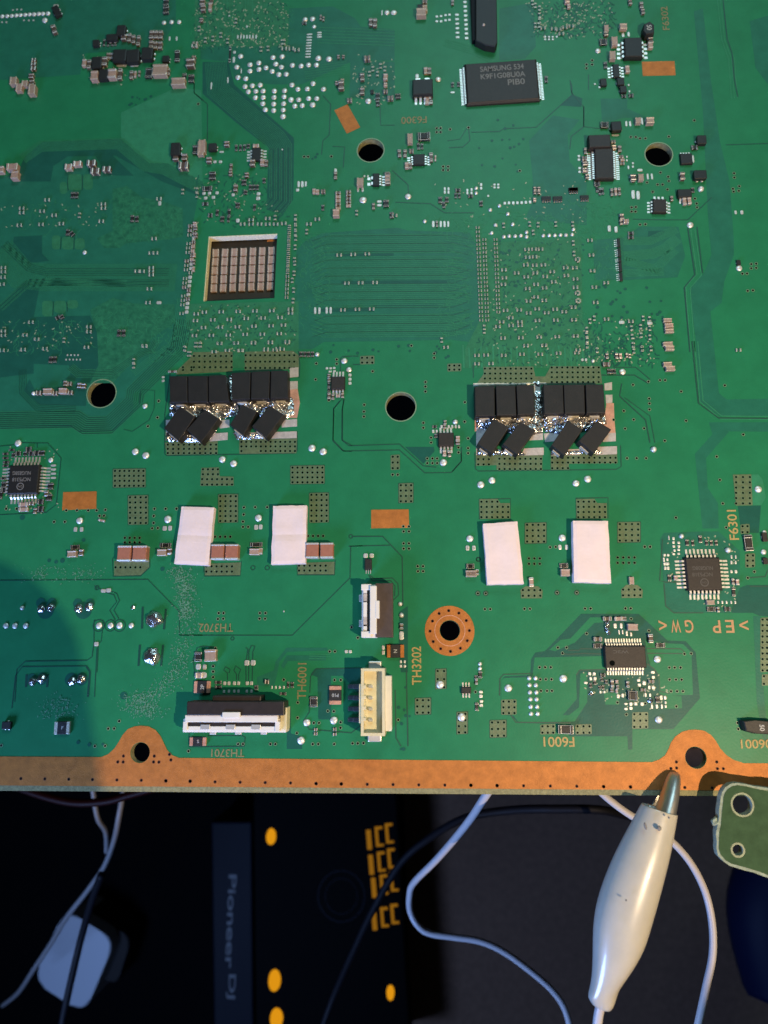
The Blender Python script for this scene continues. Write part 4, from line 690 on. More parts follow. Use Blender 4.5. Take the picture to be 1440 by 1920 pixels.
q1 = ic('controller_chip', 'I', 165, 980, 218, 206, 'L8 R8 T8 B8', .1, math.radians(0.5), 'epoxy', 62, .5, label='square black controller chip with grey print')
q2 = ic('controller_chip', 'S', 985, 590, 252, 236, 'L8 R8 T8 B8', .1, math.radians(0), 'epoxy_warm', 62, .5, label='square brownish black controller chip with faint print')
q3 = ic('audio_chip', 'R', 1262, 1180, 296, 158, 'T14 B14', .12, 0, 'epoxy_warm', 50, .55, label='wide black chip with a row of leads above and below')
bm = bmesh.new(); bmesh.ops.create_circle(bm, cap_ends=True, radius=.055, segments=20)
inst('pin_one_dot', bm_mesh('pin_one_dot', bm, 'void'), tuple(P(*T(TILE['X'], 333, 240), .1215)), parent=BOARD)
text('lettering', 'SAMSUNG 534', 941, 127, 10, 'ink_mid', BOARD, math.radians(2), .1125, 82); text('lettering', 'K9F1G08U0A', 943, 141, 10, 'ink_mid', BOARD, math.radians(2), .1125, 84); text('lettering', 'PIB0', 968, 153, 11, 'ink_mid', BOARD, math.radians(2), .1125, 32)
for dx, dy, mt, sc_ in ((0, 0, 'ink_mid', 1), (1277, 180, 'ink_dim', 1.12)):
    text('lettering', 'NUG838G', 40.5 + dx, 887 + dy * .99, 7, mt, BOARD, math.pi, .1025, 34 * sc_); text('lettering', 'NCP5318', 40 + dx, 899 + dy * .99, 7, mt, BOARD, math.pi, .1025, 34 * sc_)
    rb = Rib(); c = P(38 + dx + (6 if dx else 0), 912 + dy, .1); rb.ring((c.x, c.y), .065, .085, .1025, 20); rb.build('emblem', mt, stuff=False); text('lettering', 'ON', 38 + dx + (6 if dx else 0), 912 + dy, 4, mt, BOARD, math.pi, .1025, 8)
text('lettering', 'W2C', 1164, 1222, 6, 'ink_dim', BOARD, math.pi, .1225, 30)
# ------------------------------------------------------------------ two banks of black tantalum capacitors with hand soldering
TH = .27
def tant(t, quad, label=None, H=TH):
    pts = ccw(W2(TP(t, *quad), H)); c = Vector((sum(p[0] for p in pts) / 4, sum(p[1] for p in pts) / 4))
    loc = [(p[0] - c.x, p[1] - c.y) for p in pts]; bm = bmesh.new()
    prism(bm, loc, .03, H * .5); prism(bm, loc, H * .5, H, top=[(x * .975, y * .975) for x, y in loc], bev=.012)
    o = inst('tantalum_capacitor', bm_mesh('tantalum_capacitor', bm, 'tantalum'), (c.x, c.y, 0), parent=BOARD)
    # terminals at the two short ends
    e = [(Vector(loc[(i + 1) % 4]) - Vector(loc[i])).length for i in range(4)]; i0 = 0 if e[0] + e[2] < e[1] + e[3] else 1
    for i in (i0, i0 + 2):
        p, q = Vector(loc[i]), Vector(loc[(i + 1) % 4]); n = Vector((q.y - p.y, p.x - q.x)).normalized(); s = p.lerp(q, .24); f = p.lerp(q, .76)
        b2 = bmesh.new(); prism(b2, [tuple(s), tuple(f), tuple(f + n * .02), tuple(s + n * .02)], .01, H * .5)
        inst('terminal', bm_mesh('terminal', b2, 'solder_dull'), (0, 0, 0), parent=o)
for t, q in (('J', (140,245,270,243,272,432,145,436)), ('J', (273,243,415,242,416,430,274,433)), ('J', (418,240,540,235,570,428,420,430)), ('J', (582,222,720,212,715,412,582,418)), ('J', (724,212,858,206,852,408,720,412)), ('J', (862,206,984,204,988,404,858,408)),
             ('L', (188,318,332,312,335,530,192,535)), ('L', (338,312,480,310,488,526,345,530)), ('L', (484,308,610,306,618,520,494,525)), ('L', (676,306,818,304,826,514,682,518)), ('L', (820,304,970,302,976,514,828,516)), ('L', (976,302,1106,302,1120,512,984,515)),
             ('J', (218,455,328,535,208,708,102,618)), ('J', (395,480,498,548,368,722,262,628)), ('J', (660,445,768,498,668,668,570,592)), ('J', (855,455,960,518,832,690,728,602)),
             ('L', (325,545,438,608,312,800,206,728)), ('L', (515,568,624,632,492,808,388,730)), ('L', (850,560,960,625,826,815,735,738)), ('L', (1060,560,1164,625,1036,800,928,706))): tant(t, q)
for t, s in (('J', '998,190,1060,185,1060,252,998,258 998,285,1055,283,1055,338,998,345 945,560,1050,552,1050,605,940,612 500,560,570,555,570,610,500,620 440,655,558,648,556,700,430,712 690,650,1048,640,1048,688,690,695 118,560,300,545,280,700,118,705'),
             ('L', '610,310,655,305,655,360,612,365 620,395,655,392,655,470,625,475 1110,300,1165,290,1165,345,1112,350 1118,380,1168,380,1168,438,1122,440 560,655,675,650,675,700,560,705 540,760,680,755,680,808,520,812 1110,655,1192,650,1192,710,1100,715 1060,750,1200,745,1200,802,1050,808 200,600,320,560,300,800,200,810 680,655,800,650,760,710,690,715 735,770,935,765,935,808,735,812')):
    for q in s.split():
        v = list(map(float, q.split(','))); bm = bmesh.new(); prism(bm, W2(TP(t, *v)), 0.0, .009, bev=.002, seg=1); inst('bare_pad', bm_mesh('bare_pad', bm, 'tinned'), (0, 0, 0), parent=BOARD)
for t, q in (('J', (985,342,1055,340,1070,440,1050,545,985,545)), ('L', (1125,440,1178,440,1182,560,1190,650,1100,655)), ('L', (190,545,215,540,215,640,190,640))):
    bm = bmesh.new(); prism(bm, W2(TP(t, *q)), 0.0, .0075); inst('scraped_copper', bm_mesh('scraped_copper', bm, 'copper_worn'), (0, 0, 0), parent=BOARD)
def smear(t, poly, seed, amp=.13, step=.022, m='solder_rough'):
    w = ccw(W2(TP(t, *poly))); xs = [p[0] for p in w]; ys = [p[1] for p in w]
    def edge(x, y):
        d = 9; c = False; j = len(w) - 1
        for i in range(len(w)):
            a = Vector(w[j]); b = Vector(w[i]); q = Vector((x, y)); u = max(0, min(1, (q - a).dot(b - a) / max(1e-9, (b - a).length_squared))); d = min(d, (q - a - (b - a) * u).length)
            if (w[i][1] > y) != (w[j][1] > y) and x < (w[j][0] - w[i][0]) * (y - w[i][1]) / (w[j][1] - w[i][1]) + w[i][0]: c = not c
            j = i
        return d if c else -d
    nx = int((max(xs) - min(xs)) / step) + 1; ny = int((max(ys) - min(ys)) / step) + 1; vs = []; ok = []; fs = []
    for j in range(ny + 1):
        for i in range(nx + 1):
            x = min(xs) + i * step; y = min(ys) + j * step; d = edge(x, y)
            n = noise.noise(Vector((x * 7, y * 7, seed))) * .5 + noise.noise(Vector((x * 17, y * 17, seed + 9))) * .35 + noise.noise(Vector((x * 40, y * 40, seed))) * .15
            vs.append((x, y, .004 + max(0, min(1, d / .07)) ** .6 * amp * (.45 + n))); ok.append(d > -step * (0.2 + n))
    for j in range(ny):
        for i in range(nx):
            k = j * (nx + 1) + i; q = (k, k + 1, k + nx + 2, k + nx + 1)
            if sum(ok[v] for v in q) >= 3: fs.append(q)
    meshobj('solder_smear', vs, fs, m, BOARD, smooth=False)
smear('J', (140,425,420,420,640,410,640,520,500,560,360,600,200,560,140,520), 1); smear('J', (640,410,1000,400,1005,480,960,560,800,540,640,520), 2)
smear('J', (118,650,260,640,420,700,400,722,120,712), 3, .09); smear('J', (595,645,830,660,840,690,620,700), 4, .09); smear('J', (360,560,500,540,480,640,420,712,380,720), 8, .10)
smear('L', (195,530,640,515,680,560,680,650,560,680,360,640,200,620), 5); smear('L', (640,480,700,520,1120,510,1130,590,1000,640,800,660,690,650), 6)
smear('L', (205,740,340,760,520,780,560,812,205,812), 7, .09); smear('L', (730,755,860,780,1060,760,1100,800,730,812), 9, .09); smear('L', (600,285,655,285,655,330,610,330), 12, .05)
smear('L', (612,350,680,350,690,525,612,525), 21, .06); smear('J', (560,240,590,235,590,430,560,430), 22, .04); smear('J', (990,380,1030,420,1030,520,960,560,940,480), 14, .06); smear('L', (180,296,700,290,700,306,180,318), 15, .03, m='solder_dull')
# ------------------------------------------------------------------ window with the capacitor array of the package below
c0 = [P(x, y, -.2) for x, y in ((375, 432), (530, 428), (528, 575), (370, 580))]
bm = bmesh.new(); prism(bm, [(p.x, p.y) for p in c0], -.26, -.2); inst('chip_package', bm_mesh('chip_package', bm, 'package'), (0, 0, 0), parent=BOARD)
for i in range(7):
    for j in range(5):
        f = j / 4; x = (168 + 66 * i) * (1 - f) + (154 + 66.5 * i) * f; y = 585 + 62.5 * j - i * 2.6
        px, py = T(TILE['F'], x, y); c = P(px, py, -.16); a, b = scl(px, py); c.z = -.2
        o = inst('package_capacitor', CAPM['browncap'], c, rc.uniform(-.04, .04), (44 / K * a, 55 / K * b, .05), BOARD)
bm = bmesh.new(); q = P(*T(TILE['F'], 560, 495), -.19); bbox(bm, -.09, .09, -.025, .025, 0, .012); inst('package_pad', bm_mesh('package_pad', bm, 'copper'), (q.x, q.y, -.2), parent=BOARD)
# ------------------------------------------------------------------ big ceramic capacitors, fuses
def bigcap(t, x, y, w, h):
    px, py = T(TILE[t], x, y); a, b = scl(px, py); c = P(px, py, .12); c.z = .005; W_, H_ = w / K * a, h / K * b
    bm = bmesh.new(); bbox(bm, -W_/2 * .97, W_/2 * .97, -H_/2 * .86, H_/2 * .86, .005, .19, .014, 0); o = inst('large_ceramic_capacitor', bm_mesh('large_ceramic_capacitor', bm, 'redbrown'), c, 0, parent=BOARD)
    for s in (-1, 1):
        b2 = bmesh.new(); bbox(b2, -W_/2, W_/2, s * H_/2 - (.045 if s > 0 else 0), s * H_/2 + (.045 if s < 0 else 0), 0, .196, .012, 0); inst('terminal', bm_mesh('terminal', b2, 'solder_flat'), (0, 0, 0), parent=o)
for t, x, y, w, h in (('N', 890, 447, 96, 108), ('N', 1000, 447, 100, 108), ('O', 415, 437, 92, 108), ('O', 515, 437, 92, 108), ('O', 1085, 427, 90, 108), ('O', 1187, 427, 94, 108)): bigcap(t, x, y, w, h)
def fuse(t, x, y, w, h, s, rot=0.0, tr=0.0, em='copper_worn'):
    px, py = T(TILE[t], x, y); a, b = scl(px, py); c = P(px, py, .04); c.z = .005; along = w > h; L, Wt = (w / K * a, h / K * b) if along else (h / K * b, w / K * a)
    bm = bmesh.new(); bbox(bm, -L/2 * .6, L/2 * .6, -Wt/2, Wt/2, .004, .06, .008); o = inst('chip_fuse', bm_mesh('chip_fuse', bm, 'epoxy'), c, rot + (0 if along else math.pi/2), parent=BOARD)
    for q in (-1, 1):
        b2 = bmesh.new(); bbox(b2, q * L/2 - (L * .24 if q > 0 else 0), q * L/2 + (L * .24 if q < 0 else 0), -Wt/2 * .97, Wt/2 * .97, 0, .055, .008); inst('terminal', bm_mesh('terminal', b2, em), (0, 0, 0), parent=o)
    if s: text('lettering', s, px, py, 6.5, 'ink', BOARD, tr, .0675, None)
fuse('U', 300, 410, 116, 88, '2P', tr=math.pi/2); fuse('U', 270, 797, 118, 62, 'S', em='copper_worn'); fuse('U', 1245, 468, 88, 132, 'P10', tr=math.pi); fuse('V', 612, 155, 122, 94, 'N', tr=math.pi/2, em='copper'); fuse('T', 443, 700, 110, 92, 'F', rot=.02, em='solder_dull')
text('lettering', '10', *T(TILE['S'], 1300, 370), 7, 'ink', BOARD, math.pi/2, .05); text('lettering', '10', *T(TILE['W'], 836, 714), 6, 'ink', BOARD, math.pi, .058)
for t, x, y in (('U', 272, 195), ('U', 1093, 515)): text('lettering', '0', *T(TILE[t], x, y), 5, 'ink', BOARD, 0, .05)
# black moulded diodes
def diode(t, quad, H, s=None, lab=None, tx=None):
    pts = ccw(W2(TP(t, *quad), H)); c = Vector((sum(p[0] for p in pts) / len(pts), sum(p[1] for p in pts) / len(pts))); loc = [(p[0] - c.x, p[1] - c.y) for p in pts]
    bm = bmesh.new(); prism(bm, [(x * 1.08, y * 1.08) for x, y in loc], .01, H, top=loc, bev=.02); inst('moulded_diode', bm_mesh('moulded_diode', bm, 'epoxy'), (c.x, c.y, 0), parent=BOARD)
    if s: text('lettering', s, *T(TILE[t], *tx), 9, 'ink', BOARD, -math.pi/2, H + .002)
diode('X', (1268,652, 1350,648, 1480,655, 1480,748, 1355,742, 1285,722), .17, '50', tx=(1398, 700)); diode('D', (560,170,600,150,632,175,632,235,575,240,555,215), .2, '50', tx=(596, 195))
# ------------------------------------------------------------------ connectors
def conn(name, label): 
    o = bpy.data.objects.new(name, None); o['label'] = label; return link(o, BOARD)
def cpart(par, name, t, x0, y0, x1, y1, z0, z1, m, bev=.012, zz=None):
    # box whose top face covers the given rectangle seen at height z1
    z = z1 if zz is None else zz
    a = P(*T(TILE[t], x0, y1), z); b = P(*T(TILE[t], x1, y0), z); bm = bmesh.new(); bbox(bm, a.x, b.x, a.y, b.y, z0, z1, bev, seg=2)
    return inst(name, bm_mesh(name, bm, m), (0, 0, 0), parent=par)
f1 = conn('ribbon_connector', 'wide white ribbon cable connector with dark latch near the copper edge')
cpart(f1, 'housing', 'U', 172, 632, 905, 728, .01, .34, 'white_plastic', zz=.25); cpart(f1, 'latch', 'U', 186, 512, 884, 612, .05, .50, 'lid', .02); cpart(f1, 'latch_step', 'U', 370, 470, 718, 520, .05, .44, 'lid', .02)
cpart(f1, 'front_bar', 'U', 176, 610, 838, 660, .1, .46, 'white_plastic'); cpart(f1, 'tab', 'U', 440, 588, 570, 630, .2, .53, 'white_plastic'); cpart(f1, 'lip', 'U', 160, 690, 838, 722, .05, .40, 'white_plastic'); cpart(f1, 'slot', 'U', 195, 664, 818, 688, .1, .39, 'lid', .003)
cpart(f1, 'end_block', 'U', 160, 655, 195, 722, .1, .425, 'white_plastic'); cpart(f1, 'end_block', 'U', 815, 655, 852, 728, .1, .425, 'white_plastic'); cpart(f1, 'side_wall', 'U', 852, 555, 903, 716, .02, .36, 'cream_plastic')
for x in (320, 500, 682): cpart(f1, 'contact', 'U', x - 33, 678, x + 33, 712, .2, .412, 'lead', .004); cpart(f1, 'solder_tail', 'U', x + 32, 728, x + 78, 748, .005, .05, 'solder_flat', .008)
f2 = conn('ribbon_connector', 'upright white ribbon cable connector with brown latch beside the copper ring')
cpart(f2, 'housing', 'Q', 372, 668, 480, 1045, .01, .34, 'white_plastic'); cpart(f2, 'latch', 'Q', 470, 656, 592, 1042, .03, .36, 'lid_brown', .015)
cpart(f2, 'front_bar', 'Q', 430, 675, 478, 1018, .1, .46, 'white_plastic'); cpart(f2, 'tab', 'Q', 470, 780, 498, 908, .2, .47, 'white_plastic'); cpart(f2, 'slot', 'Q', 410, 695, 428, 998, .1, .385, 'lid', .003)
for y in (685, 1020): cpart(f2, 'end_block', 'Q', 368, y - 22, 440, y + 22, .1, .40, 'white_plastic')
for y, e in ((708, 28), (760, 38), (840, 60), (930, 38), (972, 26)): cpart(f2, 'rib', 'Q', 383, y - e + 4, 410, y + e - 4, .1, .38, 'white_plastic' if e != 38 else 'tinned', .004)
for y in (765, 945): cpart(f2, 'contact', 'Q', 352, y - 26, 384, y + 22, .02, .2, 'lead', .01)
f3 = conn('wire_connector', 'cream four-pin wire connector with metal end tabs')
def shell(par, name, t, x0, y0, x1, y1, wl, z0, z1, m):
    a = P(*T(TILE[t], x0, y1), z1); b = P(*T(TILE[t], x1, y0), z1)
    o = filled(name, [[(a.x, a.y), (b.x, a.y), (b.x, b.y), (a.x, b.y)], [(a.x + wl, a.y + wl), (a.x + wl, b.y - wl), (b.x - wl, b.y - wl), (b.x - wl, a.y + wl)]], z0, z1, m, par); return a, b
cpart(f3, 'floor', 'V', 368, 275, 535, 755, .02, .40, 'cream_plastic'); a, b = shell(f3, 'housing', 'V', 366, 278, 536, 758, .055, .02, .58, 'cream_plastic')
cpart(f3, 'side_flange', 'V', 537, 330, 583, 724, .02, .36, 'white_plastic'); cpart(f3, 'back_wall', 'V', 352, 388, 400, 668, .02, .55, 'cream_plastic')
for y in (405, 485, 563, 640):
    c = P(*T(TILE['V'], 438, y), .3); bm = bmesh.new(); bbox(bm, -.045, .045, -.03, .03, .15, .47, .012); inst('pin', bm_mesh('pin', bm, 'lead'), (c.x, c.y, 0), parent=f3)
    c = P(*T(TILE['V'], 345, y), 0); bm = bmesh.new(); bbox(bm, -.1, .05, -.05, .05, .02, .1, .02); bbox(bm, -.2, -.07, -.045, .045, 0, .05, .015); inst('lead_wire', bm_mesh('lead_wire', bm, 'lead_shaded'), (c.x, c.y, 0), parent=f3)
for y in (395, 470, 545, 625): cpart(f3, 'rib', 'V', 372, y, 402, y + 26, .1, .585, 'cream_plastic', .01)
cpart(f3, 'end_tab', 'V', 420, 226, 510, 296, .01, .3, 'lead', .02); cpart(f3, 'end_tab', 'V', 415, 735, 512, 800, .01, .12, 'lead', .02)
f4 = conn('long_connector', 'long black connector entering from the far edge of the board')
def cquad(par, name, t, quad, z0, z1, m, bev=.02):
    pts = ccw(W2(TP(t, *quad), z1)); bm = bmesh.new(); prism(bm, pts, z0, z1, bev=bev); return inst(name, bm_mesh(name, bm, m), (0, 0, 0), parent=par)
cquad(f4, 'housing', 'C', (652,-400, 795,-400, 806,300, 790,330, 720,318, 652,285), .02, .20, 'epoxy'); cquad(f4, 'flange', 'C', (600,-400, 650,-400, 650,285, 628,288), .01, .12, 'wire_dark', .01)
rl = Rib()
for i in range(9): smd('p', *T(TILE['C'], 575 + i * 1.5, 15 + i * 32), 24 / K, 16 / K)
for i in range(6): smd('p', *T(TILE['C'], 518 + i, 105 + i * 32), 26 / K, 14 / K)
bm = bmesh.new(); bmesh.ops.create_uvsphere(bm, u_segments=12, v_segments=8, radius=.035); inst('mould_mark', bm_mesh('mould_mark', bm, 'tinned'), tuple(P(*T(TILE['C'], 708, 178), .20)), parent=f4)
# ------------------------------------------------------------------ copper lettering on the board
for ch, x, y, w_, h_ in (('<', 692, 957, 15, 19), ('W', 785, 962, 18, 24), ('G', 880, 964, 16, 24), ('P', 1075, 966, 15, 24), ('E', 1168, 964, 16, 24), ('>', 1268, 956, 17, 19)): text('lettering', ch, *T(TILE['S'], x, y), h_, 'silk_copper', BOARD, math.pi, .008, w_, thick=.012)
text('lettering', 'TH3702', 405, 1177, 16, 'silk_faint', BOARD, math.pi, .008, 64); text('lettering', 'TH3701', 427, 1412, 15, 'silk_faint', BOARD, math.pi, .008, 62)
text('lettering', 'TH6001', 566, 1277, 17, 'silk_faint', BOARD, math.pi/2, .008, 68); text('lettering', 'TH3202', 781, 1248, 18, 'silk', BOARD, math.pi/2, .008, 72)
text('lettering', 'F6001', 1048, 1391, 19, 'silk', BOARD, math.pi, .008, 58); text('lettering', '06001', 1418, 1395, 17, 'silk', BOARD, math.pi, .008, 58); text('lettering', 'F6300', 776, 225, 13, 'silk_faint', BOARD, math.pi, .008, 48)
text('lettering', 'F6301', 1374, 984, 18, 'silk', BOARD, math.pi/2, .008, 56); text('lettering', 'F6302', 1247, 34, 13, 'silk_faint', BOARD, math.pi/2, .008, 44)
# ------------------------------------------------------------------ dried flux flakes
FL = Rib(); rf = random.Random(11)
def flakes(t, pts, n, wd):
    q = W2(TP(t, *pts))
    for _ in range(n):
        i = rf.randrange(len(q) - 1); u = rf.random(); g = rf.gauss(0, wd * PXW * .5); h = rf.gauss(0, wd * PXW * .35)
        x = q[i][0] + (q[i+1][0] - q[i][0]) * u + g; y = q[i][1] + (q[i+1][1] - q[i][1]) * u + h; s = rf.uniform(.5, 1.9) * PXW
        FL.quad((x, y), s * rf.uniform(1, 3), s * .7, .011 + rf.random() * .004, rf.uniform(0, 3))
flakes('O', (150,550, 190,700, 180,850, 200,1020), 420, 24); flakes('T', (1310,60, 1270,280, 1180,400, 1040,480, 880,520), 520, 22); flakes('T', (1100,560, 960,560), 220, 26); flakes('N', (1260,560, 1320,700, 1330,900), 330, 20); flakes('N', (180,600, 520,590, 700,600), 180, 24); flakes('T', (380,540, 450,570), 160, 34)
o = FL.build('flux_residue', 'flux')
# ------------------------------------------------------------------ four pale thermal pads lying on the board
def pad(label, quad, z0, H, fold=0.0, seed=0):
    pts = W2(TP(*quad[:1], *quad[1:]), H); a, b, c, d = [Vector(p) for p in pts]; ctr = (a + b + c + d) / 4
    o = None; nx, ny = 10, 18; vs = []; fs = []
    def surf(u, v): return a.lerp(b, u).lerp(d.lerp(c, u), v) - ctr
    for lay in (0, 1):
        for j in range(ny + 1):
            for i in range(nx + 1):
                u, v = i / nx, j / ny; p = surf(u, v); n = noise.noise(Vector((p.x * 2.2, p.y * 2.2, seed))); wob = noise.noise(Vector((v * 5, u * 5, seed + 4))) * .012
                bend = -fold * math.exp(-((v - .5) / .06) ** 2); e = min(u, 1 - u, v, 1 - v); rd = -.012 if e < .001 else 0
                z = (H + n * .02 + bend + rd) if lay else z0; vs.append((p.x + (wob if i in (0, nx) else 0), p.y + (wob if j in (0, ny) else 0), z))
    N = (nx + 1) * (ny + 1)
    for lay in (0, 1):
        for j in range(ny):
            for i in range(nx):
                k = lay * N + j * (nx + 1) + i; q = (k, k + 1, k + nx + 2, k + nx + 1); fs.append(q if not lay else q[::-1])
    per = [i for i in range(nx + 1)] + [(j + 1) * (nx + 1) + nx for j in range(ny)] + [ny * (nx + 1) + nx - 1 - i for i in range(nx)] + [(ny - 1 - j) * (nx + 1) for j in range(ny - 1)]
    for i in range(len(per)):
        p, q = per[i], per[(i + 1) % len(per)]; fs.append((p, q, q + N, p + N))
    me = bpy.data.meshes.new('thermal_pad'); me.from_pydata(vs, [], fs); me.materials.append(MATS['thermal']); bm = bmesh.new(); bm.from_mesh(me); bmesh.ops.recalc_face_normals(bm, faces=bm.faces); bm.to_mesh(me); bm.free()
    o = inst('thermal_pad', me, (ctr.x, ctr.y, 0)); tag(o, label, 'thermal pad', 'pale thermal pads on the board')
pad('leftmost of the four pale thermal pads, creased across its middle', ('O', 152,112, 384,118, 342,530, 98,518), .008, .17, .012, 1)
pad('second pale thermal pad from the left, creased across its middle', ('O', 804,108, 1042,103, 1032,516, 788,524), .008, .17, .014, 2)
pad('third pale thermal pad from the left, nearest the round copper ring', ('R', 250,234, 494,217, 540,662, 280,666), .008, .21, 0, 3)
pad('rightmost of the four pale thermal pads, nearest a square chip', ('R', 890,212, 1138,215, 1161,658, 896,648), .008, .21, 0, 4)
# ------------------------------------------------------------------ alligator clip biting the copper edge
CL = thing('alligator_clip', 'steel alligator clip with milky white sleeve biting the copper edge', 'clip', tuple(P(1245, 1490, 0)))
def rel(o, root): o.location = Vector(o.location) - root.location; o.parent = root; return o
# sleeve: oval sections along the axis (survey pixel of both rims, height of axis)
SEC = [(1204,1506, 1270,1527, .42), (1200,1513, 1269,1533, .42), (1183,1545, 1264,1562, .42), (1155,1597, 1256,1602, .42), (1132,1652, 1243,1652, .42), (1117,1700, 1230,1700, .43), (1112,1745, 1218,1742, .44), (1112,1785, 1208,1775, .44), (1111,1825, 1190,1808, .42), (1107,1852, 1170,1838, .38), (1102,1868, 1160,1852, .34), (1105,1874, 1155,1872, .33), (1111,1886, 1146,1901, .33)]
vs = []; fs = []; n = 28
for (xa, ya, xb, yb, z) in SEC:
    A = P(xa, ya, z); B = P(xb, yb, z); C = (A + B) / 2; u = (B - A) / 2; r = u.length
    for k in range(n):
        t = 2 * math.pi * k / n; vs.append(C + u * math.cos(t) + Vector((0, 0, 1)) * (r * .82 * math.sin(t)))
for i in range(len(SEC) - 1):
    for k in range(n): fs.append((i * n + k, i * n + (k + 1) % n, (i + 1) * n + (k + 1) % n, (i + 1) * n + k))
m0 = len(vs)
for k in range(n): c = sum((vs[j] for j in range(n)), Vector()) / n; vs.append(c + (vs[k] - c) * .9)
for k in range(n): vs.append(vs[m0 + k] + (vs[2 * n + k] - vs[k]) * .5)
for k in range(n): fs.append((k, m0 + k, m0 + (k + 1) % n, (k + 1) % n)); fs.append((m0 + k, m0 + n + k, m0 + n + (k + 1) % n, m0 + (k + 1) % n))
fs.append(tuple(range((len(SEC) - 1) * n, len(SEC) * n)))
o = meshobj('sleeve', vs, fs, 'boot', None, smooth=True); bm = bmesh.new(); bm.from_mesh(o.data); bmesh.ops.recalc_face_normals(bm, faces=bm.faces); bm.to_mesh(o.data); bm.free()
md = o.modifiers.new('s', 'SUBSURF'); md.levels = md.render_levels = 2; rel(o, CL)
# jaws: curved troughs
def jaw(name, secs, up, m='steel'):
    vs = []; fs = []; k_ = 14
    for (xa, ya, xb, yb, z, hgt) in secs:
        A = P(xa, ya, z); B = P(xb, yb, z); C = (A + B) / 2; u = (B - A) / 2
        for k in range(k_):
            t = math.pi * k / (k_ - 1); vs.append(C - u * math.cos(t) + Vector((0, 0, up * hgt * math.sin(t))))
    for i in range(len(secs) - 1):
        for k in range(k_ - 1): fs.append((i * k_ + k, i * k_ + k + 1, (i + 1) * k_ + k + 1, (i + 1) * k_ + k))
    o = meshobj(name, vs, fs, m, None, smooth=True); md = o.modifiers.new('t', 'SOLIDIFY'); md.thickness = .03; md.offset = 0
    md = o.modifiers.new('s', 'SUBSURF'); md.levels = md.render_levels = 1; return rel(o, CL)
jaw('upper_jaw', [(1259,1447, 1268,1447, .05, .02), (1255,1449, 1273,1451, .06, .13), (1250,1456, 1274,1459, .09, .19), (1244,1472, 1272,1477, .16, .24), (1236,1495, 1268,1503, .24, .28), (1228,1517, 1263,1527, .30, .30), (1222,1540, 1258,1550, .36, .30)], 1)
jaw('lower_jaw', [(1244,1480, 1258,1480, -.20, .05), (1238,1486, 1262,1488, -.22, .10), (1228,1500, 1262,1506, -.22, .14), (1218,1520, 1262,1530, -.12, .16), (1212,1540, 1258,1552, .05, .16)], -1)
bm = bmesh.new()
for i in range(5):
    q = P(1262 - i * 6, 1470 + i * 13, 0); 
for px, py, w_, h_ in ((1210, 1549, 5, 13), (1236, 1553, 8, 9), (1254, 1533, 3, 4), (1174, 1688, 3, 3)):
    c = P(px, py, .80 if py < 1600 else .93); bm = bmesh.new(); bmesh.ops.create_uvsphere(bm, u_segments=10, v_segments=6, radius=.5)
    inst('smudge', bm_mesh('smudge', bm, 'smudge'), c - CL.location, .2, (w_ * .0105, h_ * .0105, .05), CL)
tube('spring_pivot', [P(1214, 1512, .2) - CL.location, P(1262, 1524, .2) - CL.location], .05, 'steel', CL)
tube('wire_lead', [P(1128, 1880, .33) - CL.location, P(1122, 1905, .25) - CL.location, P(1116, 1960, 0) - CL.location, P(1105, 2060, -1) - CL.location], .085, 'wire_white', CL)
# ------------------------------------------------------------------ small loose board at the frame edge, raised above the big one
ZB = .5
BR = thing('bracket_board', 'small olive green loose board piece with two holes over the copper edge', 'circuit board', tuple(P(1400, 1550, ZB)))
out = [(1352,1494),(1355,1484),(1361,1476),(1370,1470),(1382,1467.5),(1400,1470),(1425,1476),(1440,1478),(1560,1484),(1570,1660),(1455,1648),(1440,1646),(1425,1640),(1400,1632),(1370,1624),(1358,1617),(1347,1604),(1343,1590),(1344,1560),(1347,1545),(1349,1520)]
ow = W2(out, ZB); rngb = random.Random(4)
jag = []
for i in range(len(ow)):
    p, q = Vector(ow[i]), Vector(ow[(i + 1) % len(ow)]); L = (q - p).length; k = max(1, int(L / .09))
    for s in range(k): jag.append(tuple(p.lerp(q, s / k) + Vector((rngb.uniform(-.009, .009), rngb.uniform(-.009, .009)))))
def cz(px, py, d): 
    c = P(px, py, ZB); r = d / 2 * scl(px, py)[0] * (CAMH - ZB) / CAMH; return [(c.x + r * math.cos(2 * math.pi * i / 32), c.y + r * math.sin(2 * math.pi * i / 32)) for i in range(32)]
h1, h2 = (1392, 1509), (1383.5, 1594)
def shrink(pl, k):
    n = len(pl); pl = ccw(pl); r = []
    for i in range(n):
        a, b, c = Vector(pl[i - 1]), Vector(pl[i]), Vector(pl[(i + 1) % n]); d = (c - a).normalized(); r.append(tuple(b + Vector((-d.y, d.x)) * k))
    return r
rel(filled('substrate', [jag, cz(*h1, 37), cz(*h2, 20)], ZB - .16, ZB - .004, 'bracket_edge', None), BR); BR.children[-1].location = -BR.location
rel(filled('solder_mask', [shrink(ow, .045), cz(*h1, 45), cz(*h2, 28)], ZB - .004, ZB + .002, 'bracket_mask', None), BR)
for h, d in ((h1, 45), (h2, 28)): rel(filled('hole_ring', [cz(*h, d - 1), cz(*h, d - 8)], ZB - .003, ZB + .004, 'via_field', None), BR)
nub = P(1345, 1543, ZB); bm = bmesh.new(); bmesh.ops.create_icosphere(bm, subdivisions=2, radius=.075)
for v in bm.verts: v.co *= 1 + .5 * noise.noise(v.co * 20)
inst('break_off_tab', bm_mesh('break_off_tab', bm, 'bracket_edge'), Vector((nub.x, nub.y, ZB - .08)) - BR.location, parent=BR)
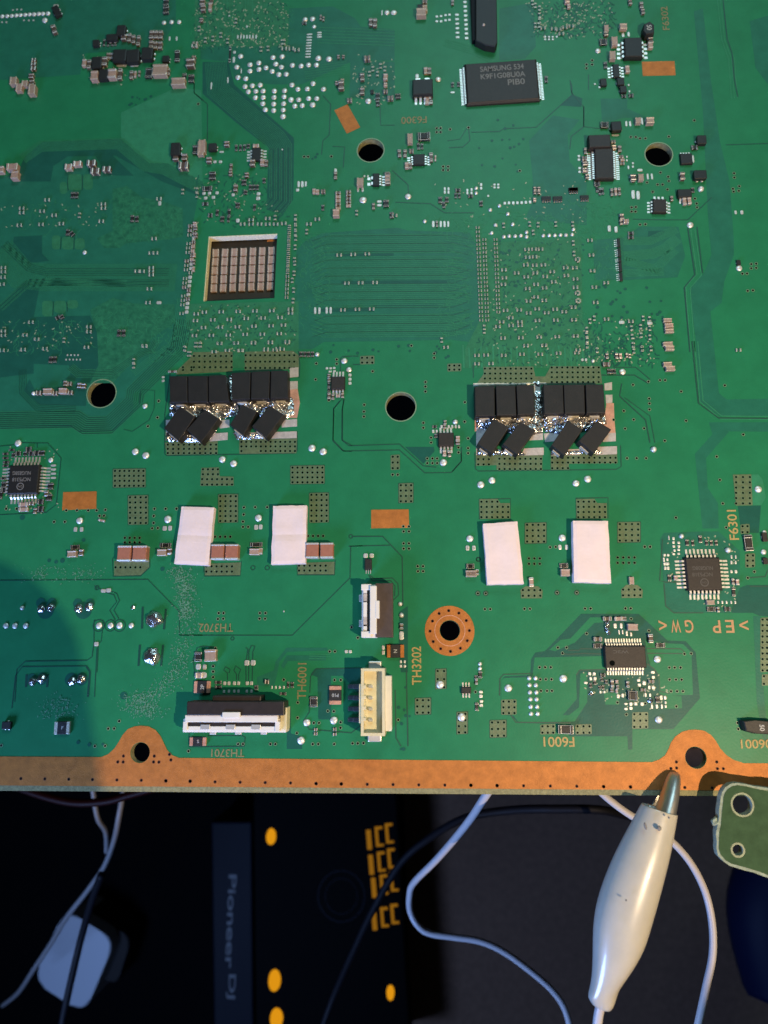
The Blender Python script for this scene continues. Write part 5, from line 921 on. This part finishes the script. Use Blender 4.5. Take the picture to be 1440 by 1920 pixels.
# ------------------------------------------------------------------ what lies below the board edge
ZF = -27.0
def FP(px, py, z=ZF): return P(px, py, z)
fl = meshobj('floor', [(-70, -80, ZF - .02), (70, -80, ZF - .02), (70, 60, ZF - .02), (-70, 60, ZF - .02)], [(0, 1, 2, 3)], 'floor_dark'); fl['kind'] = 'structure'
a = FP(762, 1480); b = FP(1700, 2100); bm = bmesh.new(); prism(bm, [tuple(FP(752, 1400)[:2]), tuple(FP(1800, 1400)[:2]), tuple(FP(1800, 2200)[:2]), tuple(FP(778, 2200)[:2])], ZF - .015, ZF + .3, bev=.1)
tag(inst('cloth_mat', bm_mesh('cloth_mat', bm, 'mat_cloth'), (0, 0, 0)), 'dark charcoal cloth mat under the white wires and clip', 'mat')
# dj controller lying on the floor
DJ = thing('dj_controller', 'black dj controller with amber lit buttons and a navy side band', 'controller', tuple(FP(580, 1700)))
ZD = ZF + 4.0
def slab(name, quad, z0, z1, m, par, bev=.1):
    pts = [tuple((P(x, y, z1))[:2]) for x, y in quad]; bm = bmesh.new(); prism(bm, pts, z0, z1, bev=bev); o = inst(name, bm_mesh(name, bm, m), (0, 0, 0)); return rel(o, par)
slab('case', [(474,1460),(742,1460),(772,1990),(480,1990)], ZF, ZD, 'case_black', DJ); slab('side_band', [(396,1541),(472,1541),(476,1990),(402,1990)], ZF, ZD - .1, 'case_navy', DJ)
def ptxt(s, px, py, h, w, z, m, rot):
    o = text('lettering', s, px, py, h, m, None, rot, z, w); return o
o = ptxt('Pioneer', 433, 1727, 15, 176, ZD - .095, 'print_grey', -math.pi/2); rel(o, DJ)
o = ptxt('DJ', 433, 1850, 17, 46, ZD - .095, 'print_grey', -math.pi/2); rel(o, DJ)
def lit(name, px, py, w, h, z, m, rot=0.0, n=24, parent=DJ):
    c = P(px, py, z); k = (CAMH - z) / CAMH; a, b = scl(px, py); bm = bmesh.new()
    bmesh.ops.create_cone(bm, cap_ends=True, segments=n, radius1=.5, radius2=.46, depth=.16)
    o = inst(name, bm_mesh(name, bm, m), c, rot, (w * a * k, h * b * k, 1)); return rel(o, parent)
for x, y, w, h in ((508, 1569, 18, 31), (514.5, 1839, 23, 41), (518, 1910, 24, 38), (732, 1862, 15, 28)): lit('lit_button', x, y, w, h, ZD + .08, 'amber')
for r, (y0, x0, al) in enumerate(((1571, 688, 1), (1618, 692, 1), (1661, 697, .8), (1722, 698, 1))):
    for cidx in range(3):
        px = x0 + 4 + cidx * 19; py = y0 + 3 - cidx * 6; z = ZD + .01; k = (CAMH - z) / CAMH; a, b = scl(px, py); hh_ = 37 * b * k; ww = 14 * a * k; bm = bmesh.new()
        if cidx == 0: bbox(bm, -ww * .3, ww * .3, -hh_/2, hh_/2, 0, .08, .02)
        else: bbox(bm, -ww/2, -ww/2 + ww * .38, -hh_/2, hh_/2, 0, .08, .02); bbox(bm, -ww/2, ww/2, hh_/2 - .12, hh_/2, .002, .075, .01); bbox(bm, -ww/2, ww/2, -hh_/2, -hh_/2 + .1, .002, .075, .01)
        c = P(px, py, z); rel(inst('lit_pad_frame', bm_mesh('lit_pad_frame', bm, 'amber_dim'), c, math.radians(5)), DJ)
rw = Rib(); c = P(640, 1680, ZD); 
for r0, r1 in ((1.15, 1.2), (.8, .83)): rw.ring((c.x, c.y), r0, r1, ZD + .01, 40)
o = rw.build('dial_ring', 'print_grey', None, stuff=False); o.data.materials[0] = MATS['case_navy']; rel(o, DJ)
# white power adapter
AD = thing('power_adapter', 'white rounded cube power adapter standing on the dark floor', 'adapter', tuple(FP(150, 1800)))
def rquad(q, r, n=6):
    out = []
    for i in range(4):
        a, b, c = Vector(q[i - 1]), Vector(q[i]), Vector(q[(i + 1) % 4]); p = b + (a - b).normalized() * r; s = b + (c - b).normalized() * r
        for k in range(n + 1):
            t = k / n; out.append(tuple(p.lerp(b, t).lerp(b.lerp(s, t), t)))
    return out
ZA = ZF + 3.0
top = rquad([tuple(P(x, y, ZA)[:2]) for x, y in ((122, 1705), (216, 1763), (158, 1902), (60, 1838))], .85); bm = bmesh.new(); prism(bm, top, ZF + .1, ZA, bev=.12, seg=3)
rel(inst('body', bm_mesh('body', bm, 'adapter'), (0, 0, 0)), AD)
cq = [P(x, y, ZF + 2.0) for x, y in ((165, 1700), (246, 1760), (218, 1850), (140, 1800))]
bm = bmesh.new(); prism(bm, rquad([tuple(v[:2]) for v in cq], .5), ZF + .1, ZF + 2.0, bev=.1); rel(inst('shaded_side', bm_mesh('shaded_side', bm, 'adapter_shade'), (0, 0, 0)), AD)  # dark block standing in for the shaded side of the white body
# cables
def cable(name, label, pts, r, m, cat='cable', group=None): return tag(tube(name, [P(x, y, z) for x, y, z in pts], r, m), label, cat, group)
cable('white_cable', 'white cable curving in a wide loop across the dark mat', [(960,1420,-2.0),(912,1490,-3.0),(875,1545,-4.5),(820,1610,-7),(776,1655,-9),(768,1680,-9.5),(769,1708,-10),(783,1735,-10),(805,1750,-10),(850,1757,-10),(900,1765,-10),(945,1785,-10),(1000,1825,-10),(1040,1862,-10),(1062,1900,-10),(1075,1960,-10)], .10, 'wire_white')
cable('white_cable', 'white cable passing behind the clip and bending down the mat', [(1090,1450,-1.5),(1136,1494,-2),(1180,1527,-2.2),(1225,1552,-2.4),(1262,1580,-2.6),(1296,1620,-2.8),(1322,1672,-3),(1335,1730,-3),(1336,1790,-3),(1324,1850,-3),(1308,1925,-3),(1300,1970,-3)], .082, 'wire_white')
cable('black_cable', 'thin black cable arching over the mat and controller', [(1215,1640,-22),(1222,1560,-12),(1150,1523,-8),(1040,1517,-8),(950,1520,-9),(870,1535,-10),(800,1575,-12),(750,1620,-13),(700,1705,-14),(660,1790,-15),(625,1870,-16),(600,1940,-16)], .13, 'wire_dark')
cable('white_cable', 'short dim white cable meeting a longer one just below the board', [(170,1450,-12),(182,1530,-12.5),(198,1560,-13),(200,1598,-13.5)], .09, 'wire_white_dim')
cable('white_cable', 'longer dim white cable crossing the adapter to the floor', [(232,1480,-12),(223,1530,-12),(214,1575,-12.5),(195,1625,-13),(160,1675,-13.5),(125,1720,-14),(95,1770,-15),(65,1815,-16),(35,1860,-18),(5,1885,-20)], .10, 'wire_white_dim')
cable('black_cable', 'black cable lying straight across the white adapter', [(190,1640,-12),(172,1690,-13),(152,1760,-14),(133,1840,-14),(120,1900,-14),(110,1960,-14)], .14, 'wire_dark')
cable('red_cable', 'dark red cable looping just under the board edge', [(20,1470,-9),(80,1492,-9),(140,1505,-9),(200,1502,-9),(245,1490,-9),(290,1478,-9)], .13, 'red_wire')
tag(tube('bag', [P(1500, 1560, -18), P(1440, 1700, -18), P(1470, 1850, -18)], 1.6, 'navy_blue'), 'dark navy blue rounded bag edge beside the mat', 'bag')
# unseen desk lamp; its metal shield is added to keep light off the floor
DL = thing('unseen_desk_lamp', 'unseen black desk lamp with a shield added to keep light off the floor', 'lamp', tuple(LAMP))
bm = bmesh.new()
added_shield = [(-7, -2.2, 1.2), (7, -2.2, 1.2), (7, 3.0, 1.2), (-7, 3.0, 1.2)]
for q in ([(-7,-2.4,1.2),(7,-2.4,1.2),(8,.16,-4.2),(-8,.16,-4.2)], [(-7,-2.4,1.2),(-7,3,1.2),(7,3,1.2),(7,-2.4,1.2)], [(7,-2.4,1.2),(7,3,1.2),(8,3.4,-2.0),(8,.16,-4.2)]):
    bm.faces.new([bm.verts.new(v) for v in q])
o = inst('added_shield', bm_mesh('added_shield', bm, 'unseen_black'), (0, 0, 0), parent=DL); md = o.modifiers.new('t', 'SOLIDIFY'); md.thickness = .12; md.offset = 1
tube('arm', [(0, 0, 1.2), (6, -4, 6), (14, -12, -4), (18, -16, -56)], .5, 'unseen_black', DL)
# past 300 of one part: the 300 largest stay single, the smaller rest is one mesh
import re
def overflow(base, newname):
    os_ = [o for o in bpy.data.objects if re.sub(r'\.\d+$', '', o.name) == base and o.parent == BOARD]
    os_.sort(key=lambda o: -o.scale.x * o.scale.y / (Vector(o.location) - CAM).length_squared)
    rest = os_[298:]
    if not rest: return
    vs = []; fs = []; mi = []; names = [m_.name for m_ in rest[0].data.materials]
    for o in rest:
        b = len(vs); M = Matrix.LocRotScale(o.location, o.rotation_euler, o.scale)
        vs += [M @ v.co for v in o.data.vertices]
        for p in o.data.polygons: fs.append(tuple(b + i for i in p.vertices)); mi.append(p.material_index)
        bpy.data.objects.remove(o)
    meshobj(newname, vs, fs, names, BOARD, mi)['kind'] = 'stuff'
overflow('bypass_capacitor', 'tiny_bypass_capacitors'); overflow('solder_pad', 'tiny_solder_pads')
# unseen slab, added to block the lamp and shadow the board's lower left
BLOCKER_BM = bmesh.new(); ctr = (1.2, -12.0); poly = []
w_, h_, r_ = 4.6, 7.6, 1.3
for cx_, cy_, a0 in ((w_ - r_, h_ - r_, 0), (-w_ + r_, h_ - r_, 90), (-w_ + r_, -h_ + r_, 180), (w_ - r_, -h_ + r_, 270)):
    for k in range(9):
        t = math.radians(a0 + k * 90 / 8); poly.append((cx_ + r_ * math.cos(t), cy_ + r_ * math.sin(t)))
prism(BLOCKER_BM, poly, 0, .8, bev=.1); BLOCKER = inst('shadow_slab', bm_mesh('shadow_slab', BLOCKER_BM, 'unseen_black'), (3.45, -12.7, 14.9), math.radians(14)); tag(BLOCKER, 'unseen black slab added above the board to cast a shadow', 'phone')
